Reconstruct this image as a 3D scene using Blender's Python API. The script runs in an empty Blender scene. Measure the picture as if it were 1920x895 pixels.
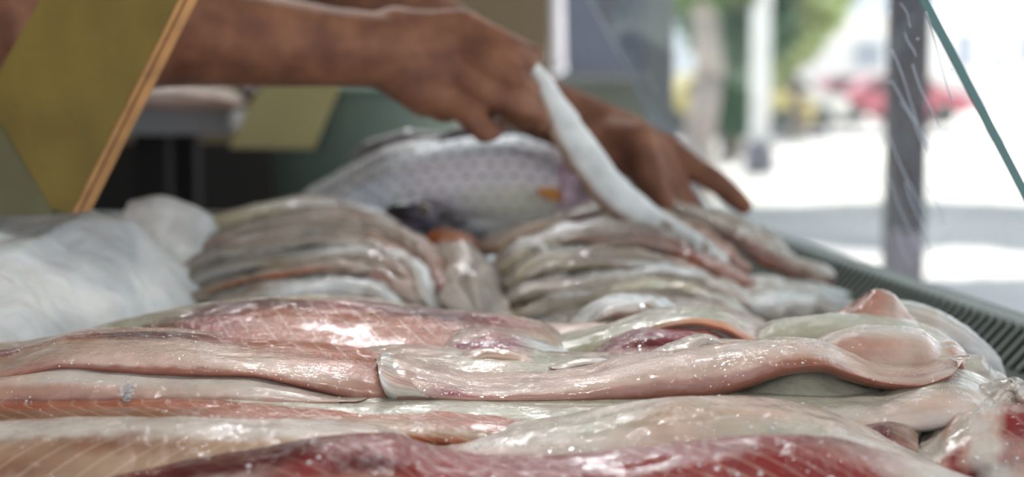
import bpy, bmesh, math, random
import numpy as np
from mathutils import Vector, Matrix, noise
random.seed(7); rng = np.random.default_rng(7)
SC = bpy.context.scene
COL = SC.collection

# ------------------------------------------------------------------ camera
F = 2955.0; CAMZ = 1.12; PITCH = math.atan(287.5/F)
cam = bpy.data.cameras.new('camera'); camo = bpy.data.objects.new('camera', cam)
COL.objects.link(camo); SC.camera = camo
camo.location = (0, 0, CAMZ); camo.rotation_euler = (math.pi/2-PITCH, 0, 0)
cam.sensor_width = 36; cam.sensor_fit = 'HORIZONTAL'; cam.lens = F/1920*36
cam.clip_start = .05; cam.clip_end = 400
cam.dof.use_dof = True; cam.dof.focus_distance = .745; cam.dof.aperture_fstop = 5.4; cam.dof.aperture_blades = 0

# ------------------------------------------------------------------ world, sun, added lights, exposure
W = bpy.data.worlds.new('sky'); SC.world = W; W.use_nodes = True
bg = W.node_tree.nodes['Background']; bg.inputs[0].default_value = (.83, .90, 1.0, 1); bg.inputs[1].default_value = 1.62
sun = bpy.data.lights.new('sun', 'SUN'); suno = bpy.data.objects.new('sun', sun); COL.objects.link(suno)
sun.energy = 13.0; sun.angle = .012; sun.color = (1, .95, .87)
SUND = Vector((-.30, -.52, -.80)).normalized()      # light travels this way: high, from ahead and right
suno.rotation_euler = SUND.to_track_quat('-Z', 'Y').to_euler()
def area(name, loc, target, sx, sy, power, color=(1, 1, 1)):
    l = bpy.data.lights.new(name, 'AREA'); l.shape = 'RECTANGLE'; l.size = sx; l.size_y = sy; l.energy = power; l.color = color
    o = bpy.data.objects.new(name, l); COL.objects.link(o); o.location = loc
    o.rotation_euler = (Vector(target)-Vector(loc)).to_track_quat('-Z', 'Y').to_euler(); return o
area('far_sparkle_light', (-.25, 2.35, 2.15), (-.1, .8, .95), .90, .04, 13, (.95, .98, 1))  # added light without a visible fixture, makes the wet crests sparkle
la = area('near_sparkle_light', (-.08, .50, 2.0), (-.02, .74, .98), .36, .02, .85, (1, .98, .95)); la.data.spread = math.radians(75)  # second added light overhead, for sparkle on the front faces
SC.view_settings.view_transform = 'Standard'; SC.view_settings.look = 'None'
SC.view_settings.exposure = 0.0; SC.view_settings.gamma = 1.0; SC.view_settings.use_curve_mapping = False

# ------------------------------------------------------------------ helpers
def at(px, py, Y):
    """point of the place that lies at distance Y along the case under photo coordinate (px,py)"""
    sp, cp = math.sin(PITCH), math.cos(PITCH)
    dx = (px-960)/F; dv = -(py-447.5)/F
    d = Vector((dx, dv*sp+cp, dv*cp-sp)); return Vector((0, 0, CAMZ)) + d*(Y/d.y)
def s2l(c):
    c = np.asarray(c, float)/255.; return np.where(c <= .04045, c/12.92, ((c+.055)/1.055)**2.4)
def rgb(r, g, b): return tuple(float(v) for v in s2l((r, g, b)))+(1,)
def tag(o, label=None, cat=None, group=None, kind=None):
    if label: o['label'] = label
    if cat: o['category'] = cat
    if group: o['group'] = group
    if kind: o['kind'] = kind
    return o
def empty(name, loc, label, cat, group=None):
    o = bpy.data.objects.new(name, None); COL.objects.link(o); o.location = loc; o.empty_display_size = .05
    bpy.context.view_layer.update(); return tag(o, label, cat, group)
def link(name, me, mat=None, parent=None):
    o = bpy.data.objects.new(name, me); COL.objects.link(o)
    if mat and not me.materials: me.materials.append(mat)
    if parent is not None:
        o.parent = parent
        o.matrix_parent_inverse = (world_of(parent)).inverted()
    return o
def world_of(o):
    m = o.matrix_basis.copy()
    if o.parent: m = world_of(o.parent) @ o.matrix_parent_inverse @ m
    return m
def pydata(name, V, Fc, mat=None, parent=None, smooth=True):
    me = bpy.data.meshes.new(name); me.from_pydata([tuple(v) for v in V], [], Fc)
    if smooth: me.polygons.foreach_set('use_smooth', [True]*len(me.polygons))
    me.update(); return link(name, me, mat, parent)
def frombm(name, bm, mat=None, parent=None, smooth=False):
    bmesh.ops.recalc_face_normals(bm, faces=bm.faces)
    me = bpy.data.meshes.new(name); bm.to_mesh(me); bm.free()
    if smooth: me.polygons.foreach_set('use_smooth', [True]*len(me.polygons))
    return link(name, me, mat, parent)
def box(bm, c, s, rot=None, bev=0):
    r = bmesh.ops.create_cube(bm, size=1)
    M = Matrix.Translation(Vector(c)) @ (rot.to_4x4() if rot else Matrix()) @ Matrix.Diagonal((*s, 1))
    bmesh.ops.transform(bm, matrix=M, verts=r['verts'])
    if bev: bmesh.ops.bevel(bm, geom=list({e for v in r['verts'] for e in v.link_edges}), offset=bev, segments=2, affect='EDGES', profile=.6)
def cyl(bm, a, b, r0, r1=None, n=20):
    a = Vector(a); b = Vector(b); r1 = r0 if r1 is None else r1
    r = bmesh.ops.create_cone(bm, cap_ends=True, segments=n, radius1=r0, radius2=r1, depth=(b-a).length)
    q = (b-a).to_track_quat('Z', 'Y').to_matrix().to_4x4()
    bmesh.ops.transform(bm, matrix=Matrix.Translation((a+b)/2) @ q, verts=r['verts'])
def sph(bm, c, r, n=12, m=None):
    q = bmesh.ops.create_uvsphere(bm, u_segments=n, v_segments=max(6, n//2+2), radius=r)
    M = Matrix.Translation(Vector(c)) @ (m if m else Matrix())
    bmesh.ops.transform(bm, matrix=M, verts=q['verts']); return q['verts']
def herm(xs, ys, x):
    xs = np.asarray(xs, float); ys = np.asarray(ys, float); x = np.asarray(x, float)
    n = len(xs)
    if n == 1: return np.full_like(x, ys[0])
    h = np.diff(xs); d = np.diff(ys)/h
    m = np.empty(n); m[0] = d[0]; m[-1] = d[-1]
    for i in range(1, n-1):
        m[i] = 0 if d[i-1]*d[i] <= 0 else 2*d[i-1]*d[i]/(d[i-1]+d[i])
    i = np.clip(np.searchsorted(xs, x)-1, 0, n-2); t = np.clip((x-xs[i])/h[i], 0, 1)
    return (2*t**3-3*t**2+1)*ys[i]+(t**3-2*t**2+t)*h[i]*m[i]+(-2*t**3+3*t**2)*ys[i+1]+(t**3-t**2)*h[i]*m[i+1]

# ------------------------------------------------------------------ materials
def mat(name):
    m = bpy.data.materials.new(name); m.use_nodes = True
    return m, m.node_tree.nodes, m.node_tree.links, m.node_tree.nodes['Principled BSDF']
def simple(name, c, rough=.6, var=.12, scale=20, bump=0, metal=0, coat=0, det=3):
    m, N, L, P = mat(name)
    tc = N.new('ShaderNodeTexCoord'); n = N.new('ShaderNodeTexNoise'); n.inputs['Scale'].default_value = scale; n.inputs['Detail'].default_value = det
    L.new(tc.outputs['Object'], n.inputs['Vector'])
    r = N.new('ShaderNodeMapRange'); r.inputs[1].default_value = .3; r.inputs[2].default_value = .7
    r.inputs[3].default_value = 1-var; r.inputs[4].default_value = 1+var; L.new(n.outputs[0], r.inputs[0])
    h = N.new('ShaderNodeVectorMath'); h.operation = 'SCALE'; h.inputs[0].default_value = c[:3]; L.new(r.outputs[0], h.inputs['Scale'])
    L.new(h.outputs[0], P.inputs['Base Color']); P.inputs['Roughness'].default_value = rough; P.inputs['Metallic'].default_value = metal
    P.inputs['Coat Weight'].default_value = coat
    if bump:
        b = N.new('ShaderNodeBump'); b.inputs['Strength'].default_value = 1; b.inputs['Distance'].default_value = bump
        L.new(n.outputs[0], b.inputs['Height']); L.new(b.outputs[0], P.inputs['Normal'])
    return m
def flesh(name, septa=True, wet=.0010, sss=.18, freq=95., slant=-1.3, fine=290, sept_col=(222, 200, 176), coatr=.045, streak=.06):
    """wet fish flesh: tint from the 'tint' attribute (its alpha says how much muscle), segment lines along the fillet"""
    m, N, L, P = mat(name)
    a = N.new('ShaderNodeAttribute'); a.attribute_name = 'tint'
    uv = N.new('ShaderNodeAttribute'); uv.attribute_name = 'along'
    tc = N.new('ShaderNodeTexCoord')
    n1 = N.new('ShaderNodeTexNoise'); n1.inputs['Scale'].default_value = 55; n1.inputs['Detail'].default_value = 6; n1.inputs['Roughness'].default_value = .62
    L.new(tc.outputs['Object'], n1.inputs['Vector'])
    r = N.new('ShaderNodeMapRange'); r.inputs[1].default_value = .25; r.inputs[2].default_value = .75; r.inputs[3].default_value = .66; r.inputs[4].default_value = 1.0
    L.new(n1.outputs[0], r.inputs[0])
    sc = N.new('ShaderNodeVectorMath'); sc.operation = 'SCALE'; L.new(a.outputs['Color'], sc.inputs[0]); L.new(r.outputs[0], sc.inputs['Scale'])
    mpS = N.new('ShaderNodeMapping'); mpS.inputs['Scale'].default_value = (14, 330, 1); L.new(uv.outputs['Vector'], mpS.inputs[0])
    nS = N.new('ShaderNodeTexNoise'); nS.inputs['Scale'].default_value = 1; nS.inputs['Detail'].default_value = 5; nS.inputs['Distortion'].default_value = .5; L.new(mpS.outputs[0], nS.inputs['Vector'])
    rS = N.new('ShaderNodeMapRange'); rS.inputs[1].default_value = .3; rS.inputs[2].default_value = .7; rS.inputs[3].default_value = 1-streak; rS.inputs[4].default_value = 1+streak*.7; L.new(nS.outputs[0], rS.inputs[0])
    sc2 = N.new('ShaderNodeVectorMath'); sc2.operation = 'SCALE'; L.new(sc.outputs[0], sc2.inputs[0]); L.new(rS.outputs[0], sc2.inputs['Scale'])
    col = sc2.outputs[0]
    sx = N.new('ShaderNodeSeparateXYZ'); L.new(uv.outputs['Vector'], sx.inputs[0])
    bump_h = None
    if septa:
        ad = N.new('ShaderNodeMath'); ad.operation = 'MULTIPLY_ADD'; ad.inputs[1].default_value = -slant; L.new(sx.outputs['Y'], ad.inputs[0]); L.new(sx.outputs['X'], ad.inputs[2])
        nw = N.new('ShaderNodeMath'); nw.operation = 'MULTIPLY_ADD'; nw.inputs[1].default_value = .0035; L.new(n1.outputs[0], nw.inputs[0]); L.new(ad.outputs[0], nw.inputs[2])
        fr = N.new('ShaderNodeMath'); fr.operation = 'MULTIPLY'; fr.inputs[1].default_value = freq; L.new(nw.outputs[0], fr.inputs[0])
        pp = N.new('ShaderNodeMath'); pp.operation = 'FRACT'; L.new(fr.outputs[0], pp.inputs[0])
        cr = N.new('ShaderNodeValToRGB'); e = cr.color_ramp.elements; e[0].position = 0; e[0].color = (1, 1, 1, 1); e[1].position = .15; e[1].color = (0, 0, 0, 1)
        x = e.new(.06); x.color = (.6, .6, .6, 1); x = e.new(.93); x.color = (0, 0, 0, 1); x = e.new(1); x.color = (1, 1, 1, 1)
        L.new(pp.outputs[0], cr.inputs[0])
        ml = N.new('ShaderNodeMath'); ml.operation = 'MULTIPLY'; L.new(cr.outputs[0], ml.inputs[0]); L.new(a.outputs['Alpha'], ml.inputs[1])
        m2 = N.new('ShaderNodeMath'); m2.operation = 'MULTIPLY'; m2.inputs[1].default_value = .32; L.new(ml.outputs[0], m2.inputs[0])
        mx = N.new('ShaderNodeMixRGB'); mx.inputs[2].default_value = rgb(*sept_col); L.new(m2.outputs[0], mx.inputs[0]); L.new(col, mx.inputs[1]); col = mx.outputs[0]
    L.new(col, P.inputs['Base Color'])
    P.inputs['Roughness'].default_value = .42; P.inputs['Specular IOR Level'].default_value = .12
    P.inputs['Subsurface Weight'].default_value = sss; P.inputs['Subsurface Radius'].default_value = (1, .42, .3); P.inputs['Subsurface Scale'].default_value = .006
    P.inputs['Coat Weight'].default_value = 1; P.inputs['Coat Roughness'].default_value = coatr; P.inputs['Coat IOR'].default_value = 1.36
    # slime film: wrinkles stretched along the fillet and fine grain
    mp = N.new('ShaderNodeMapping'); mp.inputs['Scale'].default_value = (.8, 1, 1); L.new(tc.outputs['Object'], mp.inputs[0])
    n2 = N.new('ShaderNodeTexNoise'); n2.inputs['Scale'].default_value = fine; n2.inputs['Detail'].default_value = 2; n2.inputs['Roughness'].default_value = .55; n2.inputs['Distortion'].default_value = 1.2
    L.new(mp.outputs[0], n2.inputs['Vector'])
    b1 = N.new('ShaderNodeBump'); b1.inputs['Strength'].default_value = 1; b1.inputs['Distance'].default_value = wet; n3 = N.new('ShaderNodeTexNoise'); n3.inputs['Scale'].default_value = 48; n3.inputs['Detail'].default_value = 2; L.new(tc.outputs['Object'], n3.inputs['Vector'])
    r3 = N.new('ShaderNodeMapRange'); r3.inputs[1].default_value = .42; r3.inputs[2].default_value = .62; r3.inputs[3].default_value = .30; r3.inputs[4].default_value = 2.4; L.new(n3.outputs[0], r3.inputs[0])
    h2 = N.new('ShaderNodeMath'); h2.operation = 'MULTIPLY'; L.new(n2.outputs[0], h2.inputs[0]); L.new(r3.outputs[0], h2.inputs[1])
    L.new(h2.outputs[0], b1.inputs['Height'])
    b0 = N.new('ShaderNodeBump'); b0.inputs['Strength'].default_value = 1; b0.inputs['Distance'].default_value = .0007; L.new(n1.outputs[0], b0.inputs['Height'])
    L.new(b0.outputs[0], b1.inputs['Normal'])
    if bump_h is not None:
        b3 = N.new('ShaderNodeBump'); b3.inputs['Strength'].default_value = .5; b3.inputs['Distance'].default_value = .0005; L.new(bump_h, b3.inputs['Height']); L.new(b3.outputs[0], b0.inputs['Normal'])
    L.new(b1.outputs[0], P.inputs['Coat Normal']); L.new(b0.outputs[0], P.inputs['Normal'])
    return m
M_FLESH = flesh('wet_fillet')
M_FLESHB = flesh('wet_fillet_coarse', freq=90, slant=-1.5)
M_FLESHL = flesh('wet_fillet_left', freq=80, slant=1.6)
M_SMOOTH = flesh('wet_fillet_skin', septa=False)
M_MATT = flesh('dark_fish_skin', septa=False, streak=.3, coatr=.35, wet=.0002)
M_STRIP = flesh('wet_strip', septa=False, fine=200, sss=.12, streak=.45, wet=.0016)
M_DROP, N, L, P = mat('water_bead')
P.inputs['Base Color'].default_value = (.97, .94, .92, 1); P.inputs['Roughness'].default_value = .05; P.inputs['Transmission Weight'].default_value = .4; P.inputs['IOR'].default_value = 1.33
M_ICE, N, L, P = mat('clear_ice')
P.inputs['Base Color'].default_value = (.97, .96, .95, 1); P.inputs['Roughness'].default_value = .10; P.inputs['Transmission Weight'].default_value = .7; P.inputs['IOR'].default_value = 1.31
M_OLIVE = simple('olive_paint', rgb(120, 101, 44), .5, .25, 14, .0006)
M_OLIVE2 = simple('grey_olive_paint', rgb(104, 100, 70), .55, .18, 18, .0005)
M_PLY = simple('raw_plywood', rgb(182, 134, 84), .75, .22, 60, .0004)
M_PLYD = simple('plywood_glue_line', rgb(90, 56, 32), .85, .2, 60)
M_STEEL = simple('stainless_steel', rgb(150, 156, 152), .38, .08, 30, 0, .85)
M_GRILLE = simple('grille_plastic', rgb(108, 117, 110), .45, .12, 60)
M_SLOT = simple('grille_dark', rgb(10, 13, 12), .6, .1, 30)
M_WHITEP = simple('white_enamel', rgb(205, 206, 205), .4, .05, 8)
M_SHADE = simple('recess_shade', rgb(17, 14, 12), .8, .2, 6)  # shade under the worktop and tub put into a near-black colour

# ------------------------------------------------------------------ structure: ground, stall wall, post
def ground_mat():
    m, N, L, P = mat('pale_pavement')
    tc = N.new('ShaderNodeTexCoord'); n = N.new('ShaderNodeTexNoise'); n.inputs['Scale'].default_value = .35; n.inputs['Detail'].default_value = 8
    L.new(tc.outputs['Object'], n.inputs['Vector']); cr = N.new('ShaderNodeValToRGB'); cr.color_ramp.elements[0].color = rgb(176, 174, 178); cr.color_ramp.elements[1].color = rgb(214, 210, 205)
    cr.color_ramp.elements[0].position = .35; cr.color_ramp.elements[1].position = .65
    L.new(n.outputs[0], cr.inputs[0]); L.new(cr.outputs[0], P.inputs['Base Color']); P.inputs['Roughness'].default_value = .8
    return m
g = pydata('ground', [(-60, -6, 0), (80, -6, 0), (80, 160, 0), (-60, 160, 0)], [(0, 1, 2, 3)], ground_mat(), smooth=False); tag(g, kind='structure')
def structbox(name, c, s, m, rotz=0, bev=0.004):
    bm = bmesh.new(); box(bm, c, s, Matrix.Rotation(rotz, 3, 'Z') if rotz else None, bev); o = frombm(name, bm, m); tag(o, kind='structure'); return o
# back wall of the stall (olive brown), left wall, roof that shades the stall
M_WALL = simple('olive_brown_wall', rgb(112, 100, 74), .7, .12, 3)
M_PIL = simple('grey_pillar', rgb(118, 124, 128), .7, .10, 3, .001)
def X(px, Y): return (px-960)/F*Y
wy = 3.6
structbox('wall_back', ((X(1030, wy)-3.2)/2, wy+.05, 1.25), (X(1030, wy)+3.2, .1, 2.5), M_WALL)
structbox('wall_left', (-3.15, 1.0, 1.25), (.1, 5.3, 2.5), M_WALL)
structbox('wall_pillar', (X(1228, 3.9), 3.97, 1.25), (X(1262, 3.9)-X(1196, 3.9), .16, 2.5), M_PIL)
structbox('ceiling', (-.9, 1.0, 2.56), (4.6, 5.4, .08), simple('awning_sheet', rgb(120, 118, 112), .8, .1, 3))

# ------------------------------------------------------------------ display case
def rel(x, y, z): return Vector((x, y, CAMZ+z))
def edge(Y, inset=0, z=-.15):          # line of the customer-side rim
    n = Vector((-1, -.118, 0)).normalized(); p = rel(.4411-.118*Y, Y, z); return p+n*inset
CASE = empty('display_case', (0, 1.0, 0), 'long fish display case with slanted glass pane and ribbed grille', 'display case')
Y0c, Y1c = .30, 1.86
XL = -.56
def prism(bm, pts, dz):
    b = [bm.verts.new(p) for p in pts]; t = [bm.verts.new(Vector(p)+Vector((0, 0, dz))) for p in pts]; n = len(pts)
    bm.faces.new(b[::-1]); bm.faces.new(t)
    for i in range(n): bm.faces.new((b[i], b[(i+1) % n], t[(i+1) % n], t[i]))
bm = bmesh.new()
prism(bm, [(XL, Y0c, .02), (edge(Y0c, -.03).x, Y0c, .02), (edge(Y1c, -.03).x, Y1c, .02), (XL, Y1c, .02)], CAMZ-.26-.02)
frombm('cabinet_body', bm, M_WHITEP, CASE)
bm = bmesh.new()
prism(bm, [(XL+.01, Y0c+.01, CAMZ-.26), (edge(Y0c, .03).x, Y0c+.01, CAMZ-.26), (edge(Y1c, .03).x, Y1c-.01, CAMZ-.26), (XL+.01, Y1c-.01, CAMZ-.26)], .015)
frombm('tray', bm, M_STEEL, CASE)
def slabline(name, in0, z0, in1, z1, th, m, ya=Y0c, yb=Y1c):
    bm = bmesh.new(); vs = []
    for Y in (ya, yb):
        for (i, z) in ((in0, z0), (in1, z1), (in1-th, z1-th*.3), (in0-th, z0-th*.3)): vs.append(bm.verts.new(edge(Y, i, z)))
    for k in range(4): bm.faces.new((vs[k], vs[(k+1) % 4], vs[4+(k+1) % 4], vs[4+k]))
    bm.faces.new(vs[:4]); bm.faces.new(vs[4:]); return frombm(name, bm, m, CASE)
slabline('inner_wall', .030, -.26, .024, -.180, .006, M_STEEL)
slabline('grille_backing', .021, -.176, .001, -.155, .004, M_SLOT)
slabline('lower_rail', .0255, -.181, .020, -.174, .003, M_GRILLE)
slabline('upper_rail', .002, -.1535, -.010, -.1475, .003, M_GRILLE)
slabline('outer_wall', -.022, -.26, -.012, -.150, .006, M_WHITEP)
me = None; Y = .62; k = 0
while Y < 1.84 and k < 290:
    if me is None:
        bm = bmesh.new(); dv = edge(1, .0005, -.1525)-edge(1, .0215, -.1745)
        rot = dv.to_track_quat('X', 'Z').to_matrix(); box(bm, (0, 0, 0), (dv.length, .0044, .0028), rot, .0006)
        o = frombm('slat', bm, M_GRILLE, CASE); me = o.data
    else:
        o = link('slat', me, None, CASE)
    o.location = edge(Y, .011, -.1625)
    Y += .0132; k += 1
# far end panel and left ledge of the case
bm = bmesh.new(); prism(bm, [(XL, Y1c-.015, CAMZ-.26), (edge(Y1c, 0).x, Y1c-.015, CAMZ-.26), (edge(Y1c, 0).x, Y1c, CAMZ-.26), (XL, Y1c, CAMZ-.26)], .11)
frombm('end_wall', bm, M_STEEL, CASE)
# slanted pane
M_GLASS = bpy.data.materials.new('clear_glass'); M_GLASS.use_nodes = True
N = M_GLASS.node_tree.nodes; L = M_GLASS.node_tree.links; N.remove(N['Principled BSDF'])
tr = N.new('ShaderNodeBsdfTransparent'); tr.inputs[0].default_value = (.965, .985, .975, 1); gl = N.new('ShaderNodeBsdfGlossy'); gl.inputs['Roughness'].default_value = .02
df = N.new('ShaderNodeBsdfDiffuse'); df.inputs[0].default_value = (.8, .85, .9, 1)
lw = N.new('ShaderNodeLayerWeight'); lw.inputs[0].default_value = .5
fp = N.new('ShaderNodeMath'); fp.operation = 'POWER'; fp.inputs[1].default_value = 5; L.new(lw.outputs['Facing'], fp.inputs[0])
fz = N.new('ShaderNodeMath'); fz.operation = 'MULTIPLY_ADD'; fz.inputs[1].default_value = .5; fz.inputs[2].default_value = .03; L.new(fp.outputs[0], fz.inputs[0])
mx = N.new('ShaderNodeMixShader'); L.new(fz.outputs[0], mx.inputs[0]); L.new(tr.outputs[0], mx.inputs[1]); L.new(gl.outputs[0], mx.inputs[2])
mz = N.new('ShaderNodeMixShader'); mz.inputs[0].default_value = .04; L.new(mx.outputs[0], mz.inputs[1]); L.new(df.outputs[0], mz.inputs[2])  # faint diffuse share puts a hazy veil into the glass
L.new(mz.outputs[0], N['Material Output'].inputs[0])
M_GEDGE, N, L, P = mat('green_glass_edge')
P.inputs['Base Color'].default_value = (.004, .085, .07, 1); P.inputs['Roughness'].default_value = .12; P.inputs['Transmission Weight'].default_value = .2; P.inputs['Coat Weight'].default_value = 1
M_GEDGE_LIT = simple('lit_glass_edge', rgb(176, 182, 196), .3, .05, 10)  # lit copy of the glass edge, its brightness put into the colour
dl = Vector((-.118, 1, 0)).normalized(); tin = Vector((-.113, -.0133, .197)).normalized()   # tin: up the pane
gn = dl.cross(tin).normalized()
if gn.x < 0: gn = -gn
PB0 = rel(.4411-.118*.888, .888, -.15); LEN = .94; HG = .46; TG = .0048
bm = bmesh.new(); vs = []
for o_ in (0, TG):
    for a_, b_ in ((0.0006, .0), (LEN, .0), (LEN, HG), (0.0006, HG)): vs.append(bm.verts.new(PB0+dl*a_+tin*b_+gn*o_))
bm.faces.new(vs[:4]); bm.faces.new(vs[4:])
for k in range(4): bm.faces.new((vs[k], vs[(k+1) % 4], vs[4+(k+1) % 4], vs[4+k]))
PANE = frombm('glass_pane', bm, M_GLASS, CASE)
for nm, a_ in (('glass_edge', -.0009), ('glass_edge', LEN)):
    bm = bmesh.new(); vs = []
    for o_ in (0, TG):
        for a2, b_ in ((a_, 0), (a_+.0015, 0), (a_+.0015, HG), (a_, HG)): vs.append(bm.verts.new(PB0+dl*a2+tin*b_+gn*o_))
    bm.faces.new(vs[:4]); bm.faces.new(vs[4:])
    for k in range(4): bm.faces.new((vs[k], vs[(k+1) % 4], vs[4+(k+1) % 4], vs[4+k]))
    tag(frombm(nm, bm, M_GEDGE if a_ < 0 else M_GEDGE_LIT, PANE), 'polished green glass edge' if a_ < 0 else 'far edge of the glass painted pale as if lit')
# pale streaks and round spots on the inner face of the pane
def on_pane(px, py, off=-.0004):
    o = Vector((0, 0, CAMZ)); d = at(px, py, 1)-o; t = (PB0-o).dot(gn)/d.dot(gn); return o+d*t+gn*off
bm = bmesh.new()
streaks = [(1690, 5, 1712, 50, 9), (1700, 60, 1716, 105, 9), (1672, 92, 1745, 285, 6), (1676, 150, 1770, 330, 6), (1668, 250, 1730, 400, 5), (1690, 190, 1735, 270, 6), (1735, 20, 1790, 190, 4), (1668, 330, 1722, 470, 4), (1700, 340, 1745, 470, 4), (1680, 420, 1705, 500, 4), (1712, 120, 1760, 240, 4),
        (1745, 350, 1772, 420, 3), (1180, 100, 1200, 150, 7), (1150, 20, 1165, 70, 8), (1215, 130, 1230, 180, 5)]
for (x0, y0, x1, y1, w) in streaks:
    n = 10; prev = None; r_ = w/F*.9*.42
    for i in range(n+1):
        t = i/n; p = on_pane(x0+(x1-x0)*t+3*math.sin(5*t+x0), y0+(y1-y0)*t); q = on_pane(x0+(x1-x0)*t+w, y0+(y1-y0)*t)-p; q.normalize()
        ww = r_*math.sin(math.pi*(.08+.84*t))**.5
        cur = [bm.verts.new(p-q*ww), bm.verts.new(p-gn*.0006), bm.verts.new(p+q*ww), bm.verts.new(p+gn*.0003)]
        if prev:
            for k in range(4): bm.faces.new((prev[k], prev[(k+1) % 4], cur[(k+1) % 4], cur[k]))
        prev = cur
for (x, y, r) in ((1672, 22, 6), (1275, 185, 6), (1273, 218, 6), (1668, 155, 4), (1722, 72, 4), (1240, 60, 4), (1160, 130, 4), (1128, 60, 5), (1785, 130, 3)):  # the stacked pair of spots stands in for reflections on the glass
    sph(bm, on_pane(x, y), r/F*.9*.6, 10)
M_STREAK = simple('pale_streak', rgb(205, 212, 225), .25, .1, 50)
M_STREAK.node_tree.nodes['Principled BSDF'].inputs['Alpha'].default_value = .55
o = frombm('pane_streaks', bm, M_STREAK, PANE, True); tag(o, kind='stuff')

# ------------------------------------------------------------------ olive board with plywood edge (left)
BN = Vector((.42, .91, 0)).normalized(); BO = at(120, 300, 1.02)
def on_board(px, py, off=0, O=BO, n=BN):
    o = Vector((0, 0, CAMZ)); d = at(px, py, 1)-o; t = (O-o).dot(n)/d.dot(n); return o+d*t+n*off
def slab(name, poly, th0, th1, m, parent):
    bm = bmesh.new(); a = [bm.verts.new(on_board(x, y, th0)) for x, y in poly]; b = [bm.verts.new(on_board(x, y, th1)) for x, y in poly]; n = len(poly)
    bm.faces.new(a); bm.faces.new(b[::-1])
    for i in range(n): bm.faces.new((a[i], b[i], b[(i+1) % n], a[(i+1) % n]))
    bmesh.ops.recalc_face_normals(bm, faces=bm.faces)
    bmesh.ops.bevel(bm, geom=list(bm.edges), offset=.0006, segments=2, affect='EDGES')
    return frombm(name, bm, m, parent)
BRD = empty('shelf_bracket', on_board(100, 400), 'olive painted plywood bracket with bare layered edge standing on the ice bag', 'bracket')
face = [(150, -130), (398, -130), (333, 0), (133, 401), (97, 392), (0, 232), (-34, 188)]
slab('painted_face', face, 0, .0008, M_OLIVE, BRD)
slab('ply', face, .0008, .0075, M_PLY, BRD); slab('ply', face, .0075, .0092, M_PLYD, BRD); slab('ply', face, .0092, .0200, M_PLY, BRD)
# lower foot board joined to it
lower = [(-60, 178), (1, 236), (98, 394), (96, 403), (-80, 410)]
slab('foot_board', lower, .001, .017, M_OLIVE2, BRD)

# ------------------------------------------------------------------ lofting in the place
NAMES = {'W': (208, 196, 184, 0), 'G': (190, 186, 168, .12), 'K': (176, 172, 150, .2), 'P': (204, 176, 160, .0), 'Q': (188, 138, 120, .1), 'S': (162, 82, 40, 1), 'n': (188, 146, 128, 0), 'N': (148, 94, 76, 0), 'B': (140, 98, 74, .9),
         'R': (136, 40, 36, .9), 'D': (84, 18, 22, .15), 'V': (140, 60, 74, .35), 'O': (150, 136, 106, .5), 'o': (134, 118, 92, .2), 'T': (176, 146, 120, .8), 'Y': (214, 204, 168, .1), 'E': (214, 150, 118, 0), 'X': (88, 62, 56, 0),
         'g': (150, 146, 138, 0), 's': (232, 234, 232, 0), 'b': (60, 58, 60, 0), 'C': (178, 164, 150, 0), 'M': (172, 130, 120, .0)}
PAL = {k: np.append(s2l(v[:3]), v[3]) for k, v in NAMES.items()}
def colgrid(cols, XX, VV):
    px = [c[0] for c in cols]; ns = len(cols[0][1]); XX = np.asarray(XX, float)
    if XX.ndim == 1: XX = np.repeat(XX[:, None], VV.shape[1], 1)
    G = np.array([[PAL[ch] for ch in c[1]] for c in cols])          # rows, stops, 4
    q = np.clip(VV, 0, 1)*(ns-1); k = np.clip(q.astype(int), 0, ns-2); f = (q-k)[..., None]; f = f*f*(3-2*f); f = f*f*(3-2*f)
    if len(px) > 1: r = np.interp(XX, px, np.arange(len(px)))
    else: r = np.zeros_like(XX)
    a = np.clip(r.astype(int), 0, len(px)-1); b = np.minimum(a+1, len(px)-1); g = (r-a)[..., None]
    return (G[a, k]*(1-f)+G[a, k+1]*f)*(1-g)+(G[b, k]*(1-f)+G[b, k+1]*f)*g
def finish(name, P_, C_, UV, m, parent, closed=True):
    nu, nv = P_.shape[:2]; V = P_.reshape(-1, 3); Fc = []
    for i in range(nu-1):
        for j in range(nv):
            k = (j+1) % nv; Fc.append((i*nv+j, i*nv+k, (i+1)*nv+k, (i+1)*nv+j))
    Fc.append(tuple(range(nv))[::-1]); Fc.append(tuple((nu-1)*nv+j for j in range(nv)))
    o = pydata(name, V, Fc, m, parent); me = o.data
    a = me.attributes.new('tint', 'FLOAT_COLOR', 'POINT'); a.data.foreach_set('color', C_.reshape(-1, 4).astype(np.float32).ravel())
    a = me.attributes.new('along', 'FLOAT_VECTOR', 'POINT'); a.data.foreach_set('vector', UV.reshape(-1, 3).astype(np.float32).ravel())
    bm = bmesh.new(); bm.from_mesh(me); bmesh.ops.recalc_face_normals(bm, faces=bm.faces); bm.to_mesh(me); bm.free()
    return o
def nz(p, s, seed=0.): return noise.noise(Vector((p[0]*s+seed, p[1]*s*1.4+seed*1.7, p[2]*s*1.4-seed)))
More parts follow.
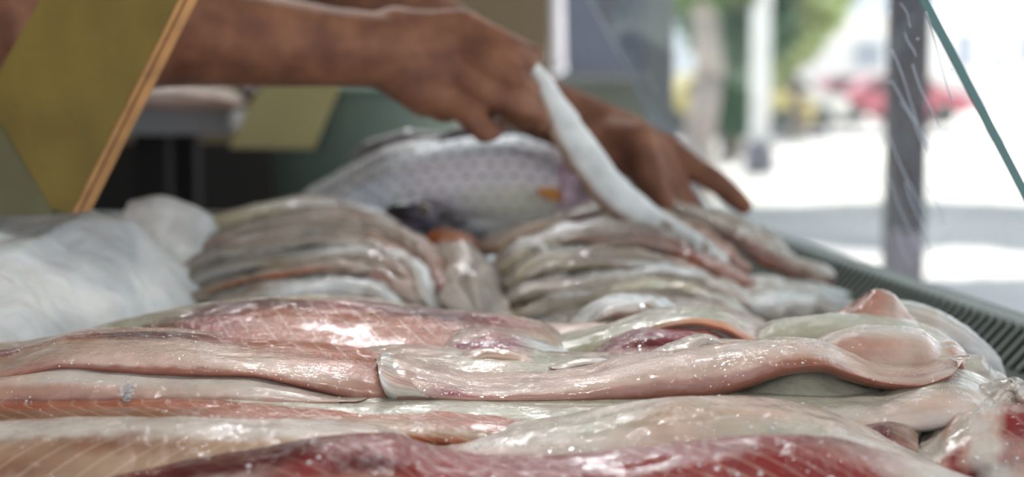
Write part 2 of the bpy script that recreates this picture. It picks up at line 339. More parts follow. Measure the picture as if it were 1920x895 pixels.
def fillet(name, label, st, cols, Yb, Yt, wb=.03, m=None, nu=200, nvf=26, e=.8, amp=.0012, seed=None, parent=None, sh=(1, 1), group=None, cat='fish fillet', lines=()):
    """thick soft fillet: st = (px, y of its crest, y of its front lower edge); colours run from lower edge to crest to back"""
    global _seed
    seed = random.random()*50 if seed is None else seed
    st = np.array(st, float); xs = np.linspace(st[0, 0], st[-1, 0], nu)
    yt = herm(st[:, 0], st[:, 1], xs); yb = herm(st[:, 0], st[:, 2], xs)
    f_ = lambda q: herm([a for a, b in q], [b for a, b in q], xs) if isinstance(q, (list, tuple)) else np.full(nu, float(q))
    YB, YT = f_(Yb), f_(Yt)
    nb, nbot = nvf//2, nvf//3
    P_ = []; vv = []; th = np.linspace(0, math.pi/2, nvf)
    for i in range(nu):
        A = np.array(at(xs[i], yb[i], YB[i])); B = np.array(at(xs[i], yt[i], YT[i])); ring = []
        s = min(1, (i+.6)/7*sh[0] if sh[0] else 1, (nu-1-i+.6)/7*sh[1] if sh[1] else 1); s = math.sqrt(max(0, 1-(1-s)**2))
        H = B[2]-A[2]; Wd = B[1]-A[1]
        for t in th: 
            q = 1-math.cos(t)**e; ring.append((A[0]+(B[0]-A[0])*q, A[1]+Wd*q, A[2]+H*math.sin(t)**e))
        for t in th[1:][::2][:nb]: ring.append((B[0], B[1]+wb*math.sin(t)**e, A[2]-.004+(H+.004)*max(0, math.cos(t))**e))
        yb_ = B[1]+wb
        for k in range(1, nbot+1):
            q = k/(nbot+1); ring.append((A[0], yb_+(A[1]-yb_)*q, A[2]-.004*math.sin(math.pi*q)**.5-.002))
        ring = np.array(ring); c = np.array([ring[:, 0].mean(), A[1]+Wd*.8, A[2]+H*.4])
        ring = c+(ring-c)*np.array([1, s, s]); P_.append(ring)
    P_ = np.array(P_); nv = P_.shape[1]
    v1 = np.concatenate([np.linspace(0, .8, nvf), np.linspace(.8, 1, nv-nvf-nbot), np.linspace(1, 0, nbot)])
    VV = np.tile(v1, (nu, 1)); XX = np.empty((nu, nv))
    ctr = P_.mean(1)
    for i in range(nu):
        for j in range(nv):
            p = P_[i, j]; n = p-ctr[i]; n[0] = 0; l = np.linalg.norm(n)+1e-9; n = n/l
            d = nz((p[0]*.45, p[1], p[2]), 45, seed)*amp*1.5+nz((p[0]*.6, p[1], p[2]), 130, seed)*amp*.6+nz(p, 380, seed)*amp*.16
            P_[i, j] = p+n*d*min(1, l/.006)
            VV[i, j] += .07*nz((p[0]*.35, 0, p[2]), 50, seed+9)+.05*nz((p[0], p[1], p[2]), 190, seed+3); XX[i, j] = xs[i]+26*nz(p, 75, seed+5)
    C_ = colgrid(cols, XX, VV)
    UV = np.zeros((nu, nv, 3)); UV[..., 0] = P_[..., 0]; UV[..., 1] = v1[None, :]*.045
    o = finish(name, P_, C_, UV, m or M_FLESH, parent)
    if label: tag(o, label, cat, group)
    return o
def band(name, label, pts, a, b, cols, m=None, nu=60, nv=20, e=.9, amp=.0012, parent=None, group=None, cat='fish fillet', up=None, seed=None, round_=6, flat=None):
    """soft strip along points (px,py,Y); a = half width across the view in px, b = half depth in metres (lists follow the points)"""
    seed = random.random()*50 if seed is None else seed
    pts = np.array(pts, float); t = np.arange(len(pts)); u = np.linspace(0, len(pts)-1, nu)
    Q = [herm(t, pts[:, k], u) for k in range(3)]
    aa = herm(t, a, u) if np.ndim(a) else np.full(nu, float(a)); bb = herm(t, b, u) if np.ndim(b) else np.full(nu, float(b))
    C = np.array([at(Q[0][i], Q[1][i], Q[2][i]) for i in range(nu)]); T = np.gradient(C, axis=0); T /= np.linalg.norm(T, axis=1)[:, None]
    P_ = np.empty((nu, nv, 3)); vv = np.empty(nv); ang = np.linspace(0, 2*math.pi, nv, endpoint=False)
    for i in range(nu):
        n = np.cross(T[i], (0, 1, 0)); n /= np.linalg.norm(n)+1e-9; n = n if n[2] > 0 or abs(n[2]) < .05 else -n
        if abs(n[2]) < .3 and i and np.dot(n, pn) < 0: n = -n
        pn = n; dpt = np.cross(n, T[i]); dpt = dpt if dpt[1] > 0 else -dpt
        s = min(1, (i+.5)/round_, (nu-.5-i)/round_); s = math.sqrt(max(0, 1-(1-s)**2))
        w = aa[i]/F*Q[2][i]
        for j, g_ in enumerate(ang):
            cu, su = math.cos(g_), math.sin(g_); cu = abs(cu)**e*np.sign(cu); su = abs(su)**e*np.sign(su)
            p = C[i]+n*w*cu*s-dpt*bb[i]*su*s
            d = nz((p[0]*.7, p[1], p[2]), 60, seed)*amp*1.3+nz(p, 170, seed)*amp*.45
            q = (p-C[i]); l = np.linalg.norm(q)+1e-9; P_[i, j] = p+q/l*d*min(1, l/.004)
    vv = (np.cos(ang)*-.5+.5)[::1]; VV = 1-np.tile(vv, (nu, 1)); 
    C_ = colgrid([(c[0], c[1]) for c in cols], Q[0] if len(cols) > 1 else u, VV)
    UV = np.zeros((nu, nv, 3)); UV[..., 0] = P_[..., 0]; UV[..., 1] = VV*.03
    o = finish(name, P_, C_, UV, m or M_STRIP, parent)
    if label: tag(o, label, cat, group)
    return o

# ------------------------------------------------------------------ crushed ice under everything
def icebed():
    nx, ny = 170, 190; V = []; Fc = []
    for j in range(ny):
        Y = .40+(1.82-.40)*j/(ny-1)
        for i in range(nx):
            x = (XL+.03)+(edge(Y, .034).x-(XL+.03))*i/(nx-1)
            z = -.186+.012*noise.noise(Vector((x*9, Y*9, 1)))+.006*noise.noise(Vector((x*45, Y*45, 3)))+.003*abs(noise.noise(Vector((x*120, Y*120, 5))))
            z = max(z, -.24)
            if i in (0, nx-1) or j in (0, ny-1): z = -.243
            V.append((x, Y, CAMZ+z))
    for j in range(ny-1):
        for i in range(nx-1): a = j*nx+i; Fc.append((a, a+1, a+nx+1, a+nx))
    return V, Fc
m_, N, L, P = mat('crushed_ice')
P.inputs['Base Color'].default_value = rgb(196, 204, 208); P.inputs['Roughness'].default_value = .25; P.inputs['Subsurface Weight'].default_value = .3; P.inputs['Subsurface Scale'].default_value = .01
P.inputs['Coat Weight'].default_value = .6
tc = N.new('ShaderNodeTexCoord'); vo = N.new('ShaderNodeTexVoronoi'); vo.inputs['Scale'].default_value = 120; b = N.new('ShaderNodeBump'); b.inputs['Distance'].default_value = .003; b.inputs['Strength'].default_value = .8
L.new(tc.outputs['Object'], vo.inputs['Vector']); L.new(vo.outputs[0], b.inputs['Height']); L.new(b.outputs[0], P.inputs['Normal']); M_CICE = m_
V, Fc = icebed(); o = pydata('crushed_ice', V, Fc, M_CICE); tag(o, 'bed of crushed ice filling the tray under the fish', 'ice', kind='stuff')
# ice bag on the left: lumps under a wrinkled film
m_, N, L, P = mat('cloudy_film')
tc = N.new('ShaderNodeTexCoord'); n = N.new('ShaderNodeTexNoise'); n.inputs['Scale'].default_value = 16; n.inputs['Detail'].default_value = 5; n.inputs['Distortion'].default_value = .8
L.new(tc.outputs['Object'], n.inputs['Vector']); cr = N.new('ShaderNodeValToRGB'); cr.color_ramp.elements[0].color = rgb(186, 190, 190); cr.color_ramp.elements[1].color = rgb(226, 226, 222); cr.color_ramp.elements[0].position = .32; cr.color_ramp.elements[1].position = .62
L.new(n.outputs[0], cr.inputs[0]); L.new(cr.outputs[0], P.inputs['Base Color']); P.inputs['Roughness'].default_value = .5; P.inputs['Coat Weight'].default_value = .3; P.inputs['Coat Roughness'].default_value = .2
P.inputs['Subsurface Weight'].default_value = .25; P.inputs['Subsurface Scale'].default_value = .01
n2 = N.new('ShaderNodeTexNoise'); n2.inputs['Scale'].default_value = 45; n2.inputs['Detail'].default_value = 2; n2.inputs['Distortion'].default_value = 1.5; L.new(tc.outputs['Object'], n2.inputs['Vector'])
b = N.new('ShaderNodeBump'); b.inputs['Distance'].default_value = .004; L.new(n2.outputs[0], b.inputs['Height']); L.new(b.outputs[0], P.inputs['Normal']); M_FILM = m_
def icebag(name, label, top, Ya, Yb, drop, mt, back=.12, nx=130, ny=90, seed=0, amp=1., cat='ice bag', floor_=-.176, rmin=None):
    """top: list of (px, y crest) at distance Yb; the front slopes down towards Ya"""
    V = []; Fc = []
    xs = np.linspace(top[0][0], top[-1][0], nx); yt = herm([a for a, b in top], [b for a, b in top], xs)
    for j in range(ny):
        t = j/(ny-1)
        for i in range(nx):
            rx = (rmin+(xs[-1]-rmin)*min(1, t/.7)**.8) if rmin else xs[-1]; c = at(xs[0]+(xs[i]-xs[0])*(rx-xs[0])/(xs[-1]-xs[0]), yt[i], Yb)
            if t < .7:
                q = t/.7; Y = Ya+(Yb-Ya)*q; z = floor_+CAMZ+(c.z-floor_-CAMZ)*(max(0, math.sin(min(1, q)*math.pi/2))**drop)
            else:
                q = (t-.7)/.3; Y = Yb+back*q; z = floor_+CAMZ+(c.z-floor_-CAMZ)*(max(0, math.cos(q*math.pi/2))**.6)
            k = min(1, i/8, (nx-1-i)/(nx*.3))
            p = Vector((c.x, Y, z)); d = noise.noise(p*14+Vector((seed, 0, 0)))*.012+noise.noise(p*38+Vector((seed, 3, 0)))*.006+abs(noise.noise(p*22+Vector((seed, 7, 0))))*.008-.002
            h = (z-floor_-CAMZ); z2 = floor_+CAMZ+max(0, h*k**.5+d*amp*min(1, h/.03))
            V.append((p.x+d*.3*amp, p.y-d*.5*amp, z2))
    for j in range(ny-1):
        for i in range(nx-1): a = j*nx+i; Fc.append((a, a+1, a+nx+1, a+nx))
    o = pydata(name, V, Fc, mt); tag(o, label, cat); return o
icebag('ice_bag', 'crumpled clear plastic bag of crushed ice heaped on the left below the olive bracket', [(-320, 440), (-60, 408), (80, 402), (200, 398), (280, 402), (340, 416), (385, 450), (415, 510), (435, 600)], .83, 1.14, .9, M_FILM, rmin=215, amp=.8, back=.04)
icebag('ice_bag', 'smooth white bulge of bagged ice rising just right of the olive bracket', [(215, 400), (250, 375), (300, 368), (350, 376), (390, 395), (430, 430), (470, 500)], 1.16, 1.24, .7, M_FILM, back=.05, nx=70, ny=60, seed=4, amp=.35)

# ------------------------------------------------------------------ foreground fillets, front to back
fillet('fish_fillet', 'dark red fillet nearest the camera with slanted pale muscle lines along the bottom right',
    [(150, 905, 1000), (300, 872, 1000), (480, 842, 1000), (620, 818, 990), (720, 815, 985), (800, 838, 985), (900, 856, 985), (1000, 860, 985), (1120, 850, 985), (1280, 832, 985), (1440, 818, 990), (1560, 826, 990), (1660, 850, 1000), (1780, 884, 1010), (1900, 925, 1020)],
    [(150, 'KWKDRR'), (350, 'VKWDDR'), (560, 'PQRDDR'), (700, 'WQDRRR'), (800, 'RRRRRP'), (1000, 'RRRRRD'), (1300, 'RSRRRD'), (1500, 'MRRRRR'), (1640, 'MMRMMW'), (1760, 'WWMWWW'), (1900, 'WWWWWW')],
    .575, .612, .02, M_FLESHB, seed=3, e=.75)
fillet('fish_fillet', 'striped tan fillet with a pale belly band at the bottom left corner',
    [(-160, 800, 990), (0, 790, 990), (150, 784, 985), (300, 782, 985), (450, 786, 985), (600, 790, 980), (720, 806, 960), (790, 832, 940)],
    [(-160, 'OBBTWWW'), (0, 'OTBTWWW'), (200, 'OTTBWWW'), (400, 'OTTTWWW'), (560, 'BTTTWWW'), (790, 'QQPPPWW')],
    0.602, .648, .02, M_FLESHL, seed=8, e=.8)
fillet('fish_fillet', 'broad milky skinned fillet arching behind the dark red one',
    [(730, 838, 900), (800, 826, 910), (870, 812, 915), (950, 800, 915), (1030, 787, 915), (1110, 771, 912), (1190, 757, 910), (1280, 749, 905), (1370, 746, 905), (1450, 750, 905), (1540, 768, 905), (1620, 800, 912), (1700, 832, 925), (1800, 868, 950), (1900, 905, 980)],
    [(730, 'PPPP'), (900, 'PPWK'), (1100, 'PWGW'), (1250, 'WPTW'), (1450, 'WGPW'), (1700, 'MWWW'), (1900, 'WWWW')],
    .622, .668, .02, M_FLESH, seed=12, e=.72)
fillet('fish_fillet', 'narrow orange muscled fillet with white segment lines lying in the groove under the pale strip',
    [(-160, 756, 815), (0, 756, 812), (200, 755, 810), (340, 753, 808), (480, 760, 806), (600, 767, 806), (700, 770, 815), (820, 770, 830), (940, 775, 838), (1040, 782, 835), (1120, 789, 820), (1180, 795, 812)],
    [(-160, 'BoBRR'), (100, 'OBBSR'), (300, 'TTBSD'), (500, 'KTSSD'), (700, 'STTSD'), (900, 'STSSD'), (1100, 'RSRRD'), (1180, 'RRRRD')],
    .655, .690, .02, M_FLESH, seed=5, e=.8)
fillet('fish_fillet', 'long pale grey fillet running the width and turning up at its right end',
    [(370, 737, 790), (450, 740, 790), (600, 744, 792), (800, 746, 800), (1000, 749, 805), (1180, 743, 805), (1330, 738, 800), (1450, 741, 795), (1560, 745, 800), (1640, 738, 806), (1700, 712, 806), (1760, 690, 800), (1815, 696, 792), (1860, 716, 775), (1885, 735, 770)],
    [(370, 'PKGW'), (800, 'GKGG'), (1200, 'GGKW'), (1600, 'PWGW'), (1750, 'WPGP'), (1885, 'WWWW')],
    .678, [(370, .712), (1600, .712), (1750, .738), (1885, .74)], .018, M_FLESH, seed=21, e=.8)
fillet('fish_fillet', 'plump pinkish white roll at the left under the folded muscle flap',
    [(-160, 690, 775), (0, 684, 768), (60, 676, 764), (130, 672, 762), (250, 682, 762), (350, 688, 760), (450, 690, 758), (540, 706, 756), (620, 726, 754), (690, 738, 752)],
    [(-160, 'NnPWWW'), (0, 'NnPPWW'), (120, 'NnWWWP'), (300, 'NPWWGW'), (500, 'nWWWWP'), (690, 'NnPPPP')],  # first stop paints the dark crease under the roll
    .700, .733, .02, M_SMOOTH, seed=31, e=.85)
fillet('fish_fillet', 'folded pink fillet at the left whose orange muscle shows white segment lines',
    [(-160, 664, 720), (0, 660, 712), (60, 646, 700), (120, 630, 690), (200, 626, 694), (300, 627, 700), (380, 632, 702), (460, 640, 704), (560, 641, 722), (640, 650, 742), (700, 664, 752), (740, 676, 752), (770, 690, 750)],
    [(-160, 'NPnnRD'), (0, 'NnPnRD'), (80, 'NMPPnR'), (160, 'NPPPRD'), (220, 'NPPPDD'), (340, 'NPPPDD'), (410, 'NPPPRD'), (480, 'NPPnSR'), (600, 'NPQSSR'), (700, 'NQQSSD'), (770, 'RRRRDD')],  # lower-edge stop carries the crease shade below the fold
    .712, [(-160, .755), (300, .762), (600, .775), (770, .76)], .025, M_FLESHB, seed=41, e=.85)
fillet('fish_fillet', 'long pink rolled fillet crossing the middle to the right',
    [(712, 668, 740), (735, 668, 742), (780, 680, 744), (840, 694, 748), (900, 704, 750), (1000, 700, 752), (1090, 690, 750), (1160, 672, 748), (1240, 660, 746), (1320, 650, 740), (1400, 640, 718), (1480, 634, 692), (1540, 640, 686), (1600, 664, 704), (1660, 688, 718), (1720, 690, 724), (1780, 676, 706), (1815, 668, 690)],
    [(712, 'nWPPWPPW'), (770, 'MWPMPPPW'), (850, 'nVMPPPPW'), (930, 'nMPPPPPW'), (1200, 'NMPPPPPW'), (1400, 'NMPPPPPW'), (1500, 'NNnPPPPW'), (1620, 'NnPPPPWW'), (1720, 'NNnPMPPP'), (1815, 'NnnPnPPW')],  # darker lower stop puts crease shade into the roll's colour
    .706, .745, .02, M_SMOOTH, seed=51, e=.8, sh=(1, 1))
fillet('fish_fillet', 'greenish white fillet tail tucked below the arch of the rolled pink fillet',
    [(1340, 745, 765), (1400, 718, 765), (1450, 698, 765), (1505, 684, 765), (1560, 694, 765), (1630, 714, 768), (1700, 716, 770), (1760, 708, 770), (1800, 715, 765)],
    [(1340, 'KKGK'), (1500, 'KKGG'), (1700, 'TKGQ'), (1800, 'PPPP')],
    .712, .735, .012, M_FLESH, seed=61, e=.85)
fillet('fish_fillet', 'salmon coloured flap folded over the right end of the rolled pink fillet',
    [(1500, 655, 690), (1545, 632, 700), (1590, 618, 705), (1640, 612, 705), (1690, 612, 705), (1735, 620, 705), (1765, 640, 708), (1785, 638, 705), (1805, 650, 700), (1817, 672, 690)],
    [(1500, 'MPWW'), (1580, 'PnPW'), (1640, 'PnWW'), (1700, 'PPWW'), (1740, 'nPPW'), (1765, 'PWWW'), (1790, 'NnPW'), (1817, 'nnPP')],
    .752, .780, .02, M_SMOOTH, seed=71, e=.85)
fillet('fish_fillet', 'thin pink fillet edge showing behind the crest of the rolled pink fillet',
    [(1250, 655, 690), (1300, 640, 690), (1350, 634, 690), (1440, 640, 690), (1540, 634, 690), (1600, 640, 690)], [(1250, 'WPW'), (1400, 'MPW'), (1600, 'RQW')], .77, .79, .015, M_FLESH, seed=72)
# slivers and membranes between the rolls
fillet('fish_fillet', 'flat tan fillet with a dark line lying in the hollow at the centre',
    [(660, 655, 720), (760, 648, 720), (850, 652, 725), (950, 656, 730), (1050, 662, 730), (1120, 664, 720), (1200, 655, 700), (1260, 650, 690)],
    [(660, 'KTKR'), (800, 'KoPR'), (900, 'BTGR'), (1050, 'VGKR'), (1260, 'RRRR')], .745, .80, .02, M_FLESH, seed=81, e=.9)
band('fish_scrap', 'pale leaf shaped scrap in the hollow left of centre', [(850, 680, .772), (910, 668, .785), (970, 674, .785), (1030, 690, .775)], [4, 14, 13, 4], .010, [(850, 'WTP')], M_STRIP, cat='fish scrap')
fillet('fish_scrap', 'purple pink membrane lump glistening near the centre', [(810, 655, 680), (840, 632, 680), (870, 618, 678), (920, 616, 672), (970, 626, 668), (1010, 640, 668), (1045, 652, 668), (1065, 664, 672)], [(810, 'GGGs'), (860, 'MVPs'), (900, 'nVMG'), (960, 'PVMG'), (1010, 'nGss'), (1065, 'GGss')], .79, .83, .015, M_STRIP, 90, 22, seed=57, amp=.0018, cat='fish scrap')
band('fish_scrap', 'small pale crest of fat poking up left of the pink roll', [(1245, 664, .775), (1280, 650, .785), (1320, 638, .79), (1370, 650, .785)], [5, 10, 12, 6], .012, [(1245, 'TWW')], M_STRIP, amp=.003, cat='fish scrap')
fillet('fish_scrap', 'torn whitish membrane draped over the left end of the rolled pink fillet', [(704, 676, 690), (716, 666, 716), (728, 668, 732), (745, 676, 740), (775, 690, 742), (800, 715, 744), (825, 735, 745)], [(704, 'sWWs'), (745, 'WPWs'), (790, 'GVPs'), (825, 'PPPP')], .7035, .738, .012, M_STRIP, 70, 20, seed=55, amp=.0024, cat='fish scrap')
band('fish_scrap', 'short pale sliver lying on the far side of the pink roll', [(1035, 692, .758), (1080, 682, .765), (1140, 676, .765)], [3, 7, 3], .006, [(1035, 'TWW')], M_STRIP, cat='fish scrap')
fillet('fish_fillet', 'humped cream fillet arching over a dark red gap at centre right',
    [(820, 660, 700), (900, 655, 700), (980, 645, 700), (1060, 628, 702), (1120, 614, 695), (1180, 596, 655), (1240, 580, 616), (1300, 574, 606), (1350, 580, 614), (1400, 602, 640), (1440, 626, 660), (1500, 645, 670)],
    [(820, 'KGG'), (1000, 'TKG'), (1150, 'KKG'), (1230, 'TGW'), (1330, 'EKW'), (1420, 'EPW'), (1500, 'PPP')], .835, .872, .02, M_FLESH, seed=91, e=.8)
fillet('fish_fillet', 'dark red meat in the gap under the humped cream fillet',
    [(1100, 668, 720), (1150, 634, 720), (1215, 614, 720), (1310, 616, 720), (1370, 640, 720)], [(1100, 'RRDQ'), (1230, 'RDVR'), (1370, 'SRRD')], .80, .835, .01, M_FLESH, seed=92)
fillet('fish_fillet', 'long olive and red fillet with segment lines at the back left of the near row',
    [(120, 640, 700), (180, 612, 700), (250, 594, 700), (340, 574, 700), (440, 562, 700), (560, 556, 700), (660, 560, 700), (760, 572, 700), (860, 582, 700), (940, 590, 700), (1010, 602, 700), (1060, 625, 700)],
    [(120, 'BBBOOOo'), (250, 'BBDDKOo'), (400, 'BBRRDKO'), (520, 'SSSSDYO'), (640, 'SSSSRYO'), (760, 'SSSSDTO'), (860, 'TTSSDTT'), (930, 'TTTTRTT'), (1060, 'TTTTTTT')], .79, [(120, .88), (560, .90), (1060, .88)], .02, M_FLESHB, seed=101, e=1.15)
fillet('fish_fillet', 'pale thin fillet edge with a dark seam left of the humped fillet',
    [(900, 618, 660), (980, 605, 660), (1060, 608, 660), (1120, 606, 650), (1180, 612, 650)], [(900, 'PPW'), (1050, 'MPP'), (1180, 'oTT')], .88, .905, .02, M_FLESH, seed=103)
band('fish_scrap', 'white rounded fat lump with a brown hollow behind the humped fillet', [(1090, 610, .93), (1130, 588, .94), (1180, 578, .95), (1230, 578, .95), (1270, 596, .94)], [8, 20, 24, 18, 8], .022, [(1090, 'TBWs'), (1180, 'SEWs'), (1270, 'GWWs')], M_STRIP, amp=.003, cat='fish scrap')
fillet('fish_fillet', 'greyish fillet with a bright rim behind the salmon flap',
    [(1410, 625, 670), (1450, 602, 670), (1520, 594, 670), (1590, 588, 670), (1650, 592, 670), (1720, 606, 670), (1760, 620, 670), (1800, 645, 680)],
    [(1410, 'TKW'), (1520, 'gKW'), (1600, 'OGG'), (1700, 'KGP'), (1800, 'WWW')], .83, .86, .02, M_FLESH, seed=111)
fillet('fish_fillet', 'rosy peaked lump of fillet, highest of the near row at the right',
    [(1540, 605, 640), (1580, 583, 640), (1615, 560, 640), (1645, 545, 640), (1675, 552, 640), (1700, 580, 640), (1725, 605, 650), (1760, 625, 655)],
    [(1540, 'PMQ'), (1600, 'PQS'), (1650, 'PQR'), (1690, 'WPW'), (1760, 'PPW')], .87, .892, .02, M_FLESH, seed=121, amp=.002)
fillet('fish_fillet', 'colourless fillet rim curving down beside the grille behind the rosy lump',
    [(1640, 575, 660), (1690, 562, 660), (1740, 572, 665), (1790, 600, 680), (1840, 635, 700), (1872, 665, 715), (1886, 700, 735)],
    [(1640, 'gGs'), (1750, 'gWs'), (1886, 'sss')], .90, [(1640, .945), (1886, .90)], .015, M_STRIP, seed=131)
fillet('fish_fillet', 'small lumpy white fillet end right of the salmon flap',
    [(1790, 680, 740), (1815, 662, 745), (1840, 662, 750), (1860, 690, 755), (1890, 712, 760)], [(1790, 'PGW'), (1890, 'PWW')], .80, .82, .02, M_FLESH, seed=141, amp=.003)
# bottom right corner: torn ends
fillet('fish_fillet', 'torn pale and red fillet end filling the bottom right corner',
    [(1560, 880, 960), (1640, 850, 960), (1700, 828, 960), (1750, 802, 960), (1790, 765, 960), (1820, 746, 960), (1860, 742, 960), (1920, 748, 960), (2050, 760, 980)],
    [(1560, 'WWWWWWW'), (1690, 'MMWWWWW'), (1750, 'nRnWWWW'), (1785, 'WDRWnWW'), (1815, 'GRnWnWW'), (1835, 'GDWWWWW'), (1860, 'WWWPWWW'), (1885, 'PWMRMWW'), (1930, 'WPMVMWW'), (1980, 'QMMMPWW'), (2050, 'WWWWWWW')], .645, [(1560, .675), (1750, .698), (2050, .70)], .02, M_FLESHB, seed=151, amp=.0034, e=.8, nvf=40)
fillet('fish_fillet', 'small dark red muscle tip poking out left of the torn fillet end',
    [(1590, 802, 850), (1625, 786, 850), (1665, 781, 850), (1700, 787, 850), (1725, 806, 850)], [(1590, 'RRP'), (1665, 'RDW'), (1725, 'TTW')], .660, .690, .008, M_FLESH, seed=152)
fillet('fish_fillet', 'brown fillet lying in the gap at the right above the small red tip',
    [(1690, 800, 860), (1740, 782, 860), (1780, 764, 860), (1830, 750, 860), (1900, 750, 860)], [(1690, 'BTP'), (1900, 'QPW')], .692, .712, .008, M_FLESH, seed=153)
band('fish_scrap', 'knobbly white fat lump on top of the torn fillet end', [(1845, 760, .70), (1865, 746, .706), (1890, 738, .71), (1912, 750, .706), (1930, 765, .70)], [8, 18, 20, 16, 8], .012, [(1845, 'PWW')], M_STRIP, amp=.004, cat='fish scrap')
band('fish_scrap', 'pinkish fat lump at the right frame edge beside the knobbly white one', [(1898, 745, .70), (1925, 742, .70), (1960, 750, .70)], [10, 18, 10], .014, [(1898, 'QPW')], M_STRIP, amp=.003, cat='fish scrap')
# far-left layer of thin skin behind the folded pink fillet
fillet('fish_fillet', 'thin grey pink fillet edge at the far left behind the folded pink fillet',
    [(-160, 650, 700), (-40, 645, 700), (40, 640, 700), (110, 626, 700), (180, 616, 700), (300, 618, 700), (420, 626, 700)], [(-160, 'gPP'), (100, 'QPW'), (420, 'RRT')], .782, .81, .02, M_FLESH, seed=161)
# ice crystal on the left roll
bm = bmesh.new()
for k in range(26):
    q = bmesh.ops.create_icosphere(bm, subdivisions=1, radius=random.uniform(.0007, .0019)); c = at(238+random.gauss(0, 10), 737+random.gauss(0, 11), .694+random.uniform(-.003, .003))
    for v in q['verts']: v.co = c+Vector((v.co.x*random.uniform(.6, 1.4), v.co.y, v.co.z*random.uniform(.6, 1.4)))
o = frombm('ice_crystal', bm, M_ICE); tag(o, 'small clear ice crystal cluster on the plump roll at the left', 'ice crystal')

# ------------------------------------------------------------------ left mound of small fish strips
def mound(rows, group):
    for (pts, a, b, cl, lab) in rows: band('fish_strip', lab, pts, a, b, cl, M_STRIP, 80, 24, group=group, cat='fish strip', amp=.0038, e=.75)
GA = 'strips in the left mound'; GB = 'strips in the right mound'
mound([
 ([(330, 520, 1.21), (420, 455, 1.23), (520, 425, 1.25), (620, 415, 1.26), (700, 425, 1.25), (770, 470, 1.22)], [14, 24, 26, 28, 24, 14], .030, [(330, 'XMg'), (450, 'XCg'), (620, 'gCW'), (770, 'ECP')], 'topmost pale strip along the crest of the left mound'),
 ([(320, 530, 1.19), (400, 480, 1.20), (490, 445, 1.22), (600, 432, 1.23), (700, 445, 1.22), (790, 500, 1.19)], [12, 22, 20, 20, 22, 12], .024, [(320, 'XgX'), (450, 'gCg'), (600, 'MgC'), (700, 'CCW'), (790, 'PEP')], 'grey brown strip second from the crest of the left mound'),
 ([(305, 545, 1.17), (380, 500, 1.18), (470, 470, 1.19), (590, 455, 1.20), (700, 468, 1.19), (800, 520, 1.16), (850, 570, 1.13)], [12, 22, 20, 18, 20, 18, 10], .022, [(305, 'Xgg'), (450, 'XgC'), (600, 'ogW'), (720, 'CEP'), (850, 'PMP')], 'strip with an ochre stain in the middle of the left mound'),
 ([(290, 570, 1.14), (370, 525, 1.15), (470, 498, 1.16), (560, 490, 1.165), (640, 480, 1.17), (740, 500, 1.15), (820, 560, 1.12)], [14, 24, 22, 18, 20, 22, 12], .022, [(290, 'Xgo'), (450, 'ogg'), (520, 'oog'), (640, 'CCs'), (740, 'MCC'), (820, 'WPP')], 'wide greyish strip halfway down the left mound'),
 ([(300, 590, 1.12), (400, 555, 1.13), (490, 535, 1.14), (600, 512, 1.145), (700, 515, 1.14), (770, 545, 1.12), (820, 590, 1.10)], [12, 24, 24, 20, 22, 20, 12], .020, [(300, 'gog'), (450, 'ggC'), (600, 'MCW'), (740, 'CMC'), (820, 'PWP')], 'pinkish strip third from the foot of the left mound'),
 ([(330, 605, 1.10), (440, 572, 1.11), (540, 548, 1.12), (620, 540, 1.12), (700, 548, 1.11), (760, 580, 1.09)], [12, 22, 22, 22, 20, 12], .018, [(330, 'gog'), (480, 'ogC'), (560, 'gss'), (660, 'Css'), (760, 'CWs')], 'bright silvery strip at the foot of the left mound'),
 ([(380, 615, 1.08), (500, 585, 1.09), (620, 572, 1.09), (740, 585, 1.08), (800, 610, 1.06)], [10, 18, 18, 18, 12], .018, [(380, 'ooY'), (600, 'CgW'), (800, 'CPW')], 'lowest strip of the left mound against the near fillets'),
 ([(770, 460, 1.20), (815, 500, 1.18), (850, 545, 1.15), (880, 590, 1.11)], [16, 18, 18, 12], .022, [(770, 'ECP'), (880, 'VMQ')], 'reddish strip running down the right end of the left mound'),
 ([(740, 480, 1.16), (780, 510, 1.14), (800, 550, 1.12), (815, 590, 1.09)], [12, 16, 14, 10], .018, [(740, 'CWs'), (815, 'WWs')], 'white strip turning down at the right end of the left mound'),
 ([(800, 470, 1.26), (835, 452, 1.27), (870, 465, 1.26), (890, 500, 1.24)], [14, 22, 20, 12], .022, [(800, 'EES'), (890, 'EEE')], 'peach coloured strip end at the top right of the left mound'),
], GA)
